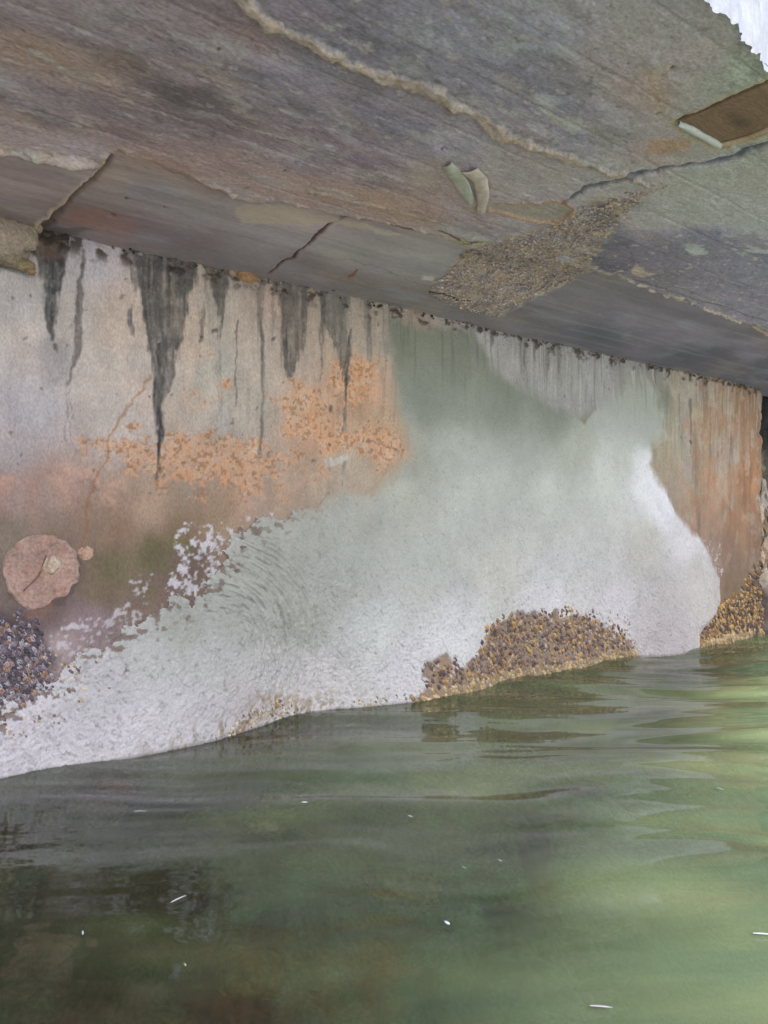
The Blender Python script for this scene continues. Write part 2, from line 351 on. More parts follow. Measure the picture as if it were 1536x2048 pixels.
wedge([(522, 555), (520, 650), (526, 740), (525, 860), (519, 925)], [16, 12, 7, 6, 2], .6, (104, 106, 108), wob=.002)
wedge([(580, 560), (588, 640), (584, 700), (578, 748)], [96, 58, 44, 16], .62, (112, 110, 110), wob=.006); wedge([(572, 690), (580, 750)], [14, 10], .6, (80, 84, 86))
wedge([(668, 600), (682, 680), (693, 740), (692, 862)], [84, 44, 20, 4], .6, (104, 108, 110), wob=.006); wedge([(700, 660), (694, 760), (689, 860)], [9, 10, 3], .75, (78, 82, 86), wob=.003)
wedge([(645, 600), (645, 760)], [12, 3], .45); wedge([(662, 925), (661, 985)], [5, 3], .4, (120, 122, 120)); wedge([(688, 925), (688, 970)], [6, 3], .4, (120, 122, 120))
for x0, y0, y1, wd, a in ((545, 575, 690, 10, .35), (563, 590, 720, 8, .35), (612, 600, 690, 9, .35), (735, 630, 700, 10, .35), (1382, 800, 905, 14, .5), (1360, 790, 860, 6, .35), (1048, 690, 760, 9, .5), (1098, 700, 760, 9, .4), (1158, 700, 770, 7, .3), (1072, 665, 720, 16, .4), (1120, 690, 745, 20, .35), (985, 655, 690, 20, .5), (1420, 800, 1000, 5, .3), (1402, 900, 1100, 5, .25), (1462, 830, 1120, 5, .3), (1500, 800, 1130, 5, .35)):
    wedge([(x0, y0), (x0, (y0+y1)/2), (x0-1, y1)], [wd, wd*.8, wd*.3], a, (92, 92, 94), .005, .003)
P.over(ss(.015, -.015, sdpoly(Wc([(75, 690), (100, 672), (140, 690), (148, 740), (130, 768), (95, 765), (80, 730)]), wsX, wsY)), (128, 128, 134), .55)
P.over(ss(.004, -.004, sdpoly(Wc([(650, 915), (700, 908), (695, 925), (655, 932)]), wsX, wsY)), (176, 176, 172), .7)
for x, y, r in ((110, 702, 7), (88, 775, 4), (408, 668, 5), (433, 656, 6), (545, 675, 6), (663, 824, 7), (665, 884, 6), (305, 798, 4), (158, 530, 5), (245, 560, 3), (757, 648, 5), (58, 690, 3), (440, 640, 4), (342, 785, 3), (1380, 885, 9)):
    q = Wc([(x, y)])[0]; P.over(ss(r/FPX*2, r/FPX*.4, np.hypot(wsX-q[0], wsY-q[1])), (70, 62, 62), .8)
rg = np.random.RandomState(5)
for i in range(160):
    x, y = rg.uniform(-20, 1500), rg.uniform(500, 1000); q = Wc([(x, y)])[0]; r = rg.uniform(.0015, .004)
    m = np.abs(Sg-q[0]) < .02; c_ = (84, 72, 70) if i % 3 else (176, 168, 160)
    mm = np.zeros(Sg.size); mm[m] = ss(r*1.6, r*.5, np.hypot(wsX[m]-q[0], wsY[m]-q[1])); P.over(mm, c_, .6)
# green film low on the old wall
gr = ss(.25, .85, fbm(Sg*16, Zg*16, 4, 95)); gm = sdpoly(Wc([(-80, 1070), (120, 1050), (420, 1060), (420, 1110), (360, 1170), (240, 1230), (180, 1170), (190, 1100), (-80, 1100)]), wsX, wsY)
P.over(gr*ss(.02, -.03, gm), (104, 100, 62), .65)
# white salt bloom flecks
sb = .55*fbm(Sg*55, Zg*55, 4, 96) + .6*fbm(Sg*130, Zg*130, 3, 104)
for pl, th, a in (([(370, 1055), (430, 1050), (440, 1110), (425, 1180), (370, 1205), (335, 1170), (350, 1110)], .0, .95), ([(430, 1060), (500, 1035), (560, 1020), (520, 1050), (440, 1100)], .2, .8), ([(80, 1290), (140, 1240), (220, 1225), (300, 1190), (340, 1200), (250, 1260), (180, 1300), (100, 1320)], .1, .7), ([(260, 1160), (300, 1150), (300, 1200), (270, 1210)], .35, .8), ([(1390, 1075), (1440, 1085), (1450, 1140), (1430, 1180), (1405, 1120)], .1, .8)):
    sd = sdpoly(Wc(pl), wsX, wsY, .06); P.over(ss(th-.05, th+.55, sb - np.clip(sd, 0, 1)*60)*ss(.03, .0, sd), (206, 204, 214), a*.9)
q = Wc([(84, 1142)])[0]; dd_ = np.hypot(wsX-q[0], wsY-q[1])
P.over(ss(.10, .068, dd_)*ss(-.5, .5, fbm(Sg*30, Zg*30, 4, 105)), (104, 88, 82), .6); P.over(ss(.077, .071, dd_), (74, 60, 56), .55)
P.over(ss(.02, -.02, sdpoly(Wc([(50, 1190), (110, 1190), (100, 1290), (60, 1300)]), wsX, wsY))*ss(-.3, .4, fbm(Sg*50, Zg*12, 3, 106)), (142, 104, 84), .5)
# crumbly top edge under the deck
crum = fbm(Sg*40, Zg*60, 4, 97); te = ss(ZTOP-.045, ZTOP-.005, Zg + .012*crum)
P.over(te*ss(-.1, .4, crum), (96, 84, 74), .55); P.over(te*ss(.35, .6, crum), (52, 45, 42), .8)
# tidal growth stain
P.over(ss(.09, .0, Zg + .02*fn)*ss(S_END-.3, S_END, Sg), (84, 66, 52), .8)
P.over(ss(.02, -.02, sdpoly(Wc([(-120, 1200), (0, 1228), (60, 1262), (100, 1310), (100, 1375), (40, 1400), (-120, 1440)]), wsX, wsY) + .02*fn), (70, 58, 64), .7)
P.over(ss(0.01, -.04, Zg), (86, 76, 78), .85)
P.over(ss(0.0, -.05, Zg)*ss(.1, .7, fbm(Sg*9, Zg*12, 3, 99)), (150, 120, 92), .5)
P.mul(1-.62*soot)
P.mul((.64 + 1.35*ss(.30, 1.04, Zg))[:, None]*np.array([[1, .93, .88]]))  # colour lightened with height to offset the deck's shade on the upper wall
rel = wall_relief(Sg, Zg) - flake*.0022 + flake*.0012*fbm(Sg*120, Zg*120, 2, 98) - soot*.0006 + te*.006*crum - ss(.003, 0, cr)*.0008 - ss(.0025, 0, cr2)*.001
rend = ss(S_END-.07, S_END, Sg); rel = rel + rend*(.012*fbm(Sg*14, Zg*14, 4, 101))
sjit = rend*.02*fbm(Zg*9, Zg*0+3.3, 4, 102)
V = np.stack([Sg + sjit, -(rel+Eoff), Zg], 1)
wall = thing('seawall', 'old stained concrete seawall with black drip marks and flaking orange render, under the deck', 'wall')
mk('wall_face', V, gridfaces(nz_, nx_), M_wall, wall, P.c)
bx = np.array([(s, y, z) for s in (-3.2, S_END-.03) for y in (.16, .5) for z in (-.6, ZTOP+.02)])
mk('wall_core', bx, [(0, 1, 3, 2), (4, 6, 7, 5), (0, 4, 5, 1), (2, 3, 7, 6), (0, 2, 6, 4), (1, 5, 7, 3)], M_rough, wall, np.full((8, 3), .18), smooth=False)

# ---- mortar repair
BARN = [[(815, 1410), (840, 1372), (848, 1325), (878, 1308), (905, 1332), (935, 1312), (962, 1290), (975, 1250), (1040, 1222), (1100, 1228), (1150, 1228), (1200, 1246), (1255, 1270), (1285, 1295), (1296, 1330), (1100, 1380), (900, 1430)]]
m_in = Eoff == 0
psd = patch_sd(Sg, Zg); psd = np.where(m_in, psd, 9)
keep = psd < .0015
pc = [(790, 660, (118, 122, 112)), (900, 700, (122, 127, 120)), (1000, 790, (124, 130, 123)), (850, 800, (132, 138, 132)), (1100, 830, (130, 134, 127)), (1060, 880, (150, 155, 150)), (900, 900, (158, 163, 157)), (1150, 900, (158, 161, 154)), (1250, 800, (160, 163, 158)), (1300, 850, (160, 163, 158)),
      (820, 900, (150, 150, 142)), (950, 1000, (175, 178, 174)), (1100, 1000, (178, 181, 177)), (1200, 980, (182, 185, 182)), (1240, 920, (175, 177, 174)), (800, 1000, (165, 168, 160)), (720, 1020, (155, 158, 152)), (640, 1050, (160, 163, 157)), (560, 1090, (160, 163, 157)), (700, 1150, (168, 172, 168)),
      (1290, 950, (204, 205, 212)), (1320, 1010, (212, 212, 222)), (1370, 1080, (212, 210, 216)), (1290, 1080, (185, 184, 180)), (1380, 1150, (186, 182, 182)), (1400, 1220, (186, 182, 182)), (1330, 1200, (180, 176, 178)), (1340, 1280, (172, 166, 170)),  # whitest ridge colours paint a crease highlight into the mortar
      (850, 1150, (180, 184, 181)), (1000, 1150, (190, 190, 186)), (1150, 1150, (195, 195, 196)), (1100, 1205, (208, 208, 214)), (1240, 1230, (196, 194, 200)), (900, 1260, (192, 195, 198)), (750, 1250, (186, 190, 190)), (820, 1330, (190, 190, 196)), (600, 1230, (168, 172, 166)), (480, 1150, (168, 170, 164)), (480, 1220, (160, 164, 160)),
      (350, 1250, (160, 163, 158)), (300, 1300, (172, 174, 174)), (420, 1320, (176, 178, 178)), (560, 1340, (182, 183, 184)), (650, 1390, (190, 188, 192)), (200, 1380, (178, 178, 184)), (350, 1400, (182, 182, 188)), (100, 1450, (184, 182, 190)), (250, 1470, (186, 184, 192)), (20, 1520, (188, 186, 196)), (400, 1450, (180, 178, 184)), (500, 1420, (176, 172, 176))]
pcol = shep(pc, Wc, Sg[keep], Zg[keep], 3.4)
Q = Paint(pcol); ks, kz = Sg[keep], Zg[keep]; kpsd = psd[keep]
nA = fbm(ks*6, kz*6, 4, 110)
def psoft(pl, c, a, soft=.012, pad=.2):
    sd = sdpoly(Wc(pl), ks + .01*fbm(ks*20, kz*20, 3, 112), kz + .012*fbm(ks*20+4, kz*20, 3, 113), pad); Q.over(ss(soft, -soft, sd), c, a)
psoft([(755, 620), (950, 655), (1000, 740), (1165, 835), (1090, 890), (980, 860), (850, 850), (790, 780)], (118, 124, 116), .5, .05)
psoft([(1130, 800), (1240, 745), (1250, 765), (1200, 800), (1168, 850)], (118, 120, 108), .9, .008)
psoft([(1290, 740), (1360, 750), (1360, 870), (1335, 880), (1322, 820)], (122, 124, 114), .85, .010)
psoft([(1350, 760), (1400, 750), (1400, 890), (1345, 890)], (122, 124, 114), .5, .010)
psoft([(640, 880), (700, 1000), (690, 1090), (720, 1080), (760, 980), (800, 900)], (168, 168, 160), .5, .02)
Q.mul(1 + .05*nA + .025*fbm(ks*50, kz*50, 3, 114))
u = (ks*.62 - kz*.78); v = (ks*.78 + kz*.62)
pit = fbm(u*75, v*300, 2, 47)*.7 + fbm(u*32, v*130, 2, 48)*.35
Q.over(ss(.55, .95, pit)*(.6+.4*ss(.5, .15, kz)), (112, 110, 108), .4)
sp = fbm(ks*170, kz*170, 2, 115); Q.over(ss(.75, 1.05, sp)*(.35+.65*ss(.35, .0, kz)), (104, 98, 96), .5)
rag = ss(-.1, -.4, ks)
Q.over(ss(-.010, .001, kpsd)*rag, (214, 212, 220), .45)
# dark chips where the old wall shows through the thin edge
chip = fbm(ks*75, kz*95, 3, 116); Q.over(ss(.55, .8, chip + 10*np.clip(kpsd+.05, -.2, .05))*ss(-.07, -.02, kpsd)*rag, (112, 92, 84), .85)
# weedy fringe along the waterline
fz = kz + .012*fbm(ks*30, kz*30, 3, 117)
bandx = Wc([(260, 1500), (620, 1400), (830, 1380)])[:, 0]
Q.over(ss(.075, .0, fz)*ss(bandx[0]-.1, bandx[0]+.2, ks)*ss(bandx[2]+.05, bandx[1], ks)*ss(.0, .6, fbm(ks*90, kz*60, 3, 118)), (126, 112, 82), .85)
hot = Wc([(560, 1430)])[0]; Q.over(np.exp(-(((ks-hot[0])/.07)**2+((kz-hot[1]-.02)/.03)**2))*ss(-.2, .5, fbm(ks*100, kz*80, 3, 119)), (140, 108, 60), .9)
Q.over(ss(.006, -.002, kz), (110, 100, 92), .6)
Q.over(ss(-.02, -.1, kz), (96, 88, 92), .8)
Q.mul((.63 + .98*ss(.30, 1.0, kz))[:, None]*np.array([[1.10, 1.04, .99]])*(1 + .05*fbm(ks*14, kz*10, 4, 126) + .05*fbm(ks*160, kz*160, 2, 127)*ss(.9, .3, kz))[:, None])  # mortar colour also lightened upward, countering the shade under the deck
Q.over(ss(.15, .8, fbm(ks*70, kz*4, 3, 70)*.7 + fbm(ks*200, kz*9, 2, 71)*.4)*ss(.74, .95, kz)*ss(.0, .25, ks), (164, 166, 172), .4)
psoft([(1175, 850), (1205, 808), (1240, 768), (1285, 752), (1315, 775), (1330, 830), (1326, 860), (1290, 900), (1230, 900)], (188, 191, 186), .6, .02)
Q.over(ss(.2, .9, fbm(ks*80+3, kz*5, 3, 129))*ss(.78, .98, kz), (92, 96, 94), .35)
# feathered by hand onto the old wall, except at the ragged lower left
fe_ = ss(.006, -.045, kpsd + .008*fbm(ks*25, kz*25, 3, 121))*(1-rag) + rag; fe_ = np.maximum(fe_, ss(.45, .2, kz))[:, None]
Q.c = Q.c*fe_ + P.c[keep]*(1-fe_)
bu = np.zeros(ks.size)
for pl_ in BARN: bu = np.maximum(bu, ss(.008, -.008, sdpoly(Wc(pl_), ks, kz) + .018*fbm(ks*26, kz*26, 4, 122)))
Q.over(bu, (96, 78, 66), .85); Q.over(bu*ss(-.1, .5, fbm(ks*60, kz*60, 3, 128)), (126, 100, 66), .6)
full = np.zeros((Sg.size, 3)); full[keep] = Q.c
hp = patch_h(Sg, Zg, psd)
VP_ = np.stack([Sg, -(wall_relief(Sg, Zg) + np.clip(hp, -.0002, 1) + .0006), Zg], 1)
F = gridfaces(nz_, nx_); kk = keep[F].all(1); F = F[kk]
Vp, Fp, cp = compact(VP_, F, full)
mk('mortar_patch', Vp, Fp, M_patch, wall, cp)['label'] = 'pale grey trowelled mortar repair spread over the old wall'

# ---- round plug with broken rim
c0 = Wc([(84, 1142)])[0]; R = 72/FPX*1.495
nr, na = 46, 150
rr, aa = np.meshgrid(np.linspace(0, 1, nr), np.linspace(0, 2*np.pi, na, endpoint=False), indexing='ij')
bite = 1 - .17*np.exp(-((aa-5.15)/.30)**2) + .08*np.exp(-((aa-4.45)/.22)**2) - .07*np.exp(-((aa-5.75)/.18)**2) - .05*np.exp(-((aa-3.5)/.3)**2) + .035*fbm(np.cos(aa)*6, np.sin(aa)*6, 4, 120)
pr = rr*R*bite
pr = pr; ps = c0[0] + pr*np.cos(aa)*1.0; pz = c0[1] + pr*np.sin(aa)*1.02
ph = .0045*ss(1.0, .95, rr)*(.75+.5*fbm(ps*45, pz*45, 3, 124)) + .0012*fbm(ps*40, pz*40, 3, 121)
bc = Wc([(104, 1130)])[0]; bd = np.hypot(ps-bc[0], pz-bc[1])
ph += .008*ss(.017, .010, bd + .003*fbm(ps*90, pz*90, 2, 122))
ckl = sdline(Wc([(92, 1112), (78, 1150), (48, 1182)]), .0004, ps.ravel(), pz.ravel()).reshape(ps.shape)
ph -= .003*ss(.0016, 0, ckl)
pcx = lin((144, 117, 106))*ALB*np.ones((ps.size, 3)); PP = Paint(pcx); f_ = lambda a: a.ravel()
PP.mul(1 + .12*f_(fbm(ps*25, pz*25, 4, 123)))
PP.over(f_(ss(.2, .7, fbm(ps*60, pz*60, 3, 124))), (150, 110, 98), .6)
PP.over(f_(ss(.88, .97, rr)*ss(-.1, .4, fbm(ps*50, pz*50, 3, 125))), (166, 142, 128), .45)
PP.over(f_(ss(.020, .013, bd)), (196, 178, 160), .85); PP.over(f_(ss(.0018, 0, ckl)), (96, 66, 58), .8)
PP.over(f_(ss(.03, .015, np.hypot(ps-bc[0]+.012, pz-bc[1]+.008))), (142, 112, 92), .4)
idx = np.arange(nr*na).reshape(nr, na); nxt = np.roll(idx, -1, 1)
Fd = np.stack([idx[:-1], nxt[:-1], nxt[1:], idx[1:]], -1).reshape(-1, 4)
base = wall_relief(ps.ravel(), pz.ravel())
mk('pipe_plug', np.stack([ps.ravel(), -(base + ph.ravel() + .0005), pz.ravel()], 1), Fd, M_rough, wall, PP.c)['label'] = 'round pinkish mortar plug with a broken rim and a pale knob'

rng = random.Random(3)
def lump(c, r, seed, n=18, m=12, amp=.35, fl=(1, 1, 1)):
    vs = []; fs = []
    for i in range(m+1):
        for j in range(n):
            t = math.pi*i/m; p = 2*math.pi*j/n
            vs.append((math.sin(t)*math.cos(p), math.sin(t)*math.sin(p), math.cos(t)))
    vs = np.array(vs)
    k = 1 + amp*fbm(vs[:, 0]*1.6+seed*3.1+vs[:, 2]*1.3, vs[:, 1]*1.6+seed*1.7-vs[:, 2]*.9, 4, seed)
    vs = vs*k[:, None]*np.array(r)*np.array(fl)+np.array(c)
    for i in range(m):
        for j in range(n):
            fs.append((i*n+j, i*n+(j+1) % n, (i+1)*n+(j+1) % n, (i+1)*n+j))
    return vs, np.array(fs)
def lumps(L):
    Vs = []; Fs = []; Cs = []; o = 0
    for v, f, c in L:
        Vs.append(v); Fs.append(f+o); Cs.append(np.tile(lin(c)*ALB, (len(v), 1))*(1+.18*fbm(v[:, 0]*60, v[:, 2]*60+v[:, 1]*40, 3, 7))[:, None]); o += len(v)
    return np.concatenate(Vs), np.concatenate(Fs), np.concatenate(Cs)
def wlump(px, py, rpx, c, seed, fl=(1, .5, 1), e0=0.0, **k):
    q = Wc([(px, py)], e0)[0]; dep = D0+q[0]*DY; r = rpx/FPX*dep
    v, f = lump((q[0], -e0 - wall_relief(np.array([q[0]]), np.array([q[1]]))[0], q[1]), (r, r, r), seed, fl=fl, **k); return v, f, c
L = [wlump(170, 1106, 15, (176, 140, 122), 3, (1, .35, .8))]
mk('render_flake', *[x for x in lumps(L)][:2], M_rough, wall, lumps(L)[2])
L = [wlump(490, 552, 16, (196, 150, 112), 4, (1.6, .5, .8)), wlump(462, 546, 9, (190, 160, 140), 5, (.9, .7, 1.3)), wlump(512, 556, 10, (186, 140, 106), 6, (1.3, .5, .7))]
mk('render_lump', *lumps(L)[:2], M_rough, wall, lumps(L)[2])['label'] = 'orange crumb of render stuck under the deck joint'

# broken pale edge at the far end of the wall
L = []
for i in range(30):
    y = 975 + i*5.5 + rng.uniform(-5, 5); x = 1524 + rng.uniform(-14, 16) - 6*math.sin(i*.5)
    L.append(wlump(x, y, rng.uniform(5, 13), rng.choice([(166, 148, 130), (150, 130, 110), (130, 104, 84), (172, 158, 146)]), 20+i, (1, .5, rng.uniform(.8, 1.9)), e0=-.010, amp=.6))
mk('broken_corner', *lumps(L)[:2], M_rough, wall, lumps(L)[2])

# ---- rough dark wall set back beyond the corner
s2 = nonuni((S_END-.3, S_END+.6, .008), (S_END+.6, 6.0, .1)); z2 = nonuni((-.45, ZTOP+.03, .008))
a, b = np.meshgrid(s2, z2); a = a.ravel(); b = b.ravel()
c2 = Paint(np.tile(lin((104, 92, 84))*ALB, (a.size, 1))); n = fbm(a*10, b*10, 5, 130)
c2.over(ss(.75, .85, b), (44, 46, 54), .85); c2.over(ss(-.1, .5, n)*ss(.82, .7, b), (168, 152, 136), .8); c2.over(ss(.3, .1, b+.03*n), (66, 50, 48), .85)  # top band coloured dark, painting in the darkness of a deep gap
c2.mul(1+.2*fbm(a*50, b*50, 3, 131))
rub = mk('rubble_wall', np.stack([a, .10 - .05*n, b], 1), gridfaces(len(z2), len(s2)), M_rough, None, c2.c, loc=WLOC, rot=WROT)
tag(rub, 'rough dark wall set back beyond the far right end of the seawall', 'wall')

# ------------------------------------------------------------------ CONCRETE DECK above
deck = thing('concrete_deck', 'weathered grey concrete deck with board marks, seen from below above the seawall', 'deck', (0, D0, 0), WROT)
edge_px = [(1395, -30), (1415, -4), (1450, 14), (1470, 41), (1488, 68), (1510, 88), (1546, 124), (1610, 176)]
eg = Cc(edge_px); pass
o_ = np.argsort(eg[:, 0]); es_, ee_ = eg[o_, 0], eg[o_, 1]
def e_edge(s):
    b = np.interp(s, es_, ee_, left=ee_[0], right=ee_[-1])
    return b + .006*fbm(s*60, s*0+1.7, 4, 140) + .02*fbm(s*3, s*0+.7, 2, 141)*0
ds = nonuni((-3.2, -1.25, .06), (-1.25, .6, .0028), (.6, 2.5, .004), (2.5, 6.0, .08))
dt = nonuni((-.05, 1.0, .0027))
dsg = np.tile(ds, len(dt)); dtg = np.repeat(dt, len(ds)); deg = dtg*e_edge(dsg)

# boundary between smooth strip by the wall and the deck underside (ragged)
def strip_edge(s):
    pts = Cc([(-80, 262), (0, 285), (100, 305), (190, 318), (230, 300), (300, 318), (420, 372), (520, 400), (620, 412), (700, 424), (800, 448), (900, 478), (950, 492), (1190, 535), (1300, 575), (1420, 615), (1536, 660)])
    o = np.argsort(pts[:, 0]); return np.interp(s, pts[o, 0], pts[o, 1])
se = strip_edge(dsg) + .008*fbm(dsg*25, deg*25, 4, 142) + .01*fbm(dsg*6, deg*6, 3, 143)
inside = ss(.006, -.006, deg-se)                 # 1 on the smooth strip
wX = dsg + .012*fbm(dsg*12, deg*12, 3, 144) + .003*fbm(dsg*60, deg*60, 2, 145)
wY = deg + .012*fbm(dsg*12+5, deg*12, 3, 146) + .003*fbm(dsg*60, deg*60+5, 2, 147)
def dpoly(pl, soft=.01, n=0.0, pad=.15): return ss(soft, -soft, sdpoly(Cc(pl), wX, wY, pad) + n)
def dline(pl, wd, soft=.004, n=0.0):
    q = Cc(pl); return ss(soft, -soft*.3, sdline(q, np.array(wd), wX, wY, .1) + n)
zb = np.where(deg < STRIP_W, ZTOP + STRIP_SL*deg, ZC)
zb = zb + (1-inside)*(-.006)
_AG = 1                      # underside stands a little proud of the strip
leftblk = dpoly([(-200, 250), (0, 285), (100, 305), (190, 320), (205, 312), (130, 385), (70, 445), (60, 470), (-200, 470)], .005)
zb -= leftblk*.014
# colours
cc = [(-40, 20, (110, 102, 96)), (60, 20, (118, 110, 106)), (60, 80, (134, 120, 102)), (150, 130, (134, 122, 106)), (200, 60, (110, 106, 104)), (240, 110, (106, 96, 84)), (60, 180, (112, 108, 104)), (200, 200, (112, 104, 98)), (300, 60, (122, 114, 110)), (350, 120, (118, 110, 106)),
      (80, 250, (122, 112, 106)), (160, 290, (130, 124, 118)), (240, 260, (112, 102, 96)), (350, 180, (88, 82, 80)), (400, 230, (102, 96, 92)), (450, 130, (104, 100, 100)), (500, 60, (112, 100, 96)), (560, 140, (108, 104, 108)), (650, 200, (112, 106, 110)),
      (520, 240, (106, 98, 96)), (600, 300, (112, 104, 104)), (700, 300, (104, 98, 102)), (450, 320, (124, 112, 104)), (620, 370, (132, 118, 106)), (720, 390, (128, 114, 102)), (300, 320, (128, 112, 98)), (380, 350, (120, 108, 96)),
      (760, 240, (100, 96, 100)), (850, 250, (106, 100, 102)), (920, 280, (118, 116, 118)), (860, 360, (128, 118, 110)), (1000, 300, (122, 118, 114)), (1100, 350, (130, 128, 122)), (1180, 380, (130, 128, 122)), (1060, 260, (118, 112, 110)),
      (620, 10, (108, 102, 106)), (700, 60, (104, 102, 106)), (800, 80, (106, 106, 110)), (900, 60, (112, 112, 116)), (1000, 30, (116, 114, 116)), (1100, 60, (122, 122, 126)), (1000, 130, (108, 108, 114)), (1100, 200, (108, 108, 114)), (1150, 260, (108, 108, 112)),
      (1200, 100, (122, 116, 112)), (1280, 40, (122, 118, 112)), (1300, 120, (134, 130, 124)), (1300, 170, (142, 130, 120)), (1380, 100, (138, 132, 126)), (1440, 160, (128, 130, 118)), (1500, 140, (120, 128, 112)), (1220, 260, (126, 124, 120)), (1320, 300, (140, 128, 118)), (1400, 330, (134, 136, 128)), (1250, 340, (134, 132, 124)), (1500, 260, (118, 122, 108)),
      (30, 340, (112, 104, 96)), (100, 350, (112, 102, 94)), (40, 400, (104, 98, 90)), (150, 420, (96, 88, 80)), (230, 350, (120, 112, 98)), (300, 380, (104, 102, 96)), (250, 440, (92, 84, 80)), (380, 420, (108, 108, 102)), (400, 480, (92, 88, 84)), (480, 510, (96, 96, 92)), (560, 480, (114, 114, 110)), (600, 530, (92, 90, 84)),
      (600, 430, (134, 124, 114)), (700, 500, (112, 114, 106)), (800, 520, (118, 118, 112)), (850, 500, (118, 118, 110)), (900, 540, (112, 112, 104)), (760, 580, (92, 92, 86)), (860, 590, (98, 96, 88)), (700, 560, (98, 96, 88)),
      (1220, 480, (84, 82, 88)), (1280, 440, (122, 118, 120)), (1200, 520, (82, 80, 86)), (1330, 500, (98, 96, 102)), (1420, 460, (100, 100, 108)), (1500, 520, (104, 104, 112)), (1300, 550, (100, 96, 98)), (1440, 580, (106, 104, 112)), (1500, 620, (110, 108, 116)), (1450, 400, (136, 132, 132)), (1500, 440, (128, 126, 130)),
      (1100, 600, (84, 82, 84)), (1200, 600, (98, 94, 96)), (1300, 640, (100, 96, 100)), (1400, 660, (104, 102, 108)), (1200, 670, (76, 78, 80)), (1400, 710, (80, 82, 88)), (1520, 740, (80, 84, 94)), (1530, 690, (108, 104, 110)), (1050, 630, (84, 82, 80))]
ALB = 2.9
dcol = shep(cc, Cc, dsg, deg, 3.0, .6)*np.array([1.06, .925, 1.07])
D = Paint(dcol)
panel = ss(.012, -.012, sdpoly(Cc([(1185, 535), (1180, 500), (1215, 470), (1250, 448), (1340, 445), (1430, 470), (1620, 480), (1620, 720), (1536, 664), (1300, 578)]), wX, wY, .15) + .01*fbm(dsg*20, deg*20, 3, 189))
sm = np.maximum(inside, panel*.9)
bw = (deg - .012*fbm(dsg*1.5, deg*0+2, 2, 148))/.118; bi = np.floor(bw); bf = np.minimum(bw-bi, 1-(bw-bi))*.118
D.mul(1 + .13*(_h(bi.astype(np.int64), np.zeros(bi.size, np.int64), 4)-.5)*(1-inside))
D.over(np.exp(-(bf/.0012)**2)*ss(-.3, .5, fbm(dsg*9, deg*9, 3, 149))*(1-inside), (82, 76, 76), .45)
zb -= .0018*ss(.0, .004, bf)*(1-inside)
D.mul(1 + .07*fbm(dsg*5, deg*16, 4, 150)*(1-.5*sm) + .08*fbm(dsg*30, deg*60, 4, 151)*(1-.7*sm))
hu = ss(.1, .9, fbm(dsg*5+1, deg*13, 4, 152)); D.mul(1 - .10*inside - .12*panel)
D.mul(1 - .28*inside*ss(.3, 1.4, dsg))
D.over(hu*(1-sm*.6), (140, 124, 112), .28)
hb = ss(.1, .9, fbm(dsg*6+9, deg*14, 4, 153)); D.over(hb, (104, 102, 112), .3)
wh = ss(.25, 1.0, fbm(dsg*14, deg*32, 5, 154)); D.over(wh*(1-sm), (150, 146, 146), .4)
dk = ss(.3, 1.0, fbm(dsg*10+4, deg*34, 5, 155)); D.over(dk*(1-sm*.8), (80, 74, 72), .4)
D.over(ss(.72, .95, fbm(dsg*60, deg*110, 3, 156))*(1-inside), (70, 62, 58), .4)
D.over(ss(.68, .95, fbm(dsg*50+4, deg*100, 3, 157))*(1-inside), (160, 148, 138), .4)
D.over(ss(.2, .7, fbm(dsg*2.5, deg*70, 3, 158))*inside, (132, 130, 124), .12); D.over(ss(.3, .8, fbm(dsg*2.5+8, deg*60, 3, 159))*inside, (72, 68, 66), .18)
lipn = fbm(dsg*45, deg*45, 3, 160)
AGG = [(862, 588), (900, 540), (935, 500), (960, 482), (1040, 470), (1110, 440), (1180, 405), (1250, 378), (1330, 352), (1350, 362), (1310, 385), (1250, 425), (1220, 455), (1190, 500), (1180, 530), (1150, 560), (1080, 590), (1030, 612), (1000, 634), (940, 626)]
ag0 = ss(.010, -.010, sdpoly(Cc(AGG), wX, wY, .15) + .012*lipn + .012*fbm(dsg*15, deg*15, 3, 178))
# light crumbly lip where the deck skin breaks over the strip
lipn = fbm(dsg*45, deg*45, 3, 160)
lip = np.exp(-((deg-se-.009)/.008)**2)*ss(-.5, .5, fbm(dsg*28, deg*60, 4, 161))*(1-ag0)
D.over(lip, (158, 140, 124), .55); zb -= lip*(.003+.004*fbm(dsg*90, deg*120, 3, 162))
D.over(np.exp(-((deg-se+.004)/.004)**2), (86, 74, 64), .45)
lb = dline([(-60, 272), (0, 282), (60, 292), (130, 318), (190, 324), (200, 310)], [.003]*6, .006); D.over(lb*ss(-.5, .2, lipn), (150, 148, 140), .7); zb -= lb*.006*(.6+.8*lipn)
le = dline([(205, 300), (190, 330), (130, 385), (95, 420), (70, 442)], [.003]*5, .005); D.over(le, (152, 136, 112), .7); zb -= le*.006
le2 = dline([(212, 312), (200, 338), (142, 392), (108, 428), (84, 452)], [.004]*5, .008); D.over(le2, (60, 50, 42), .7); zb += le2*.004
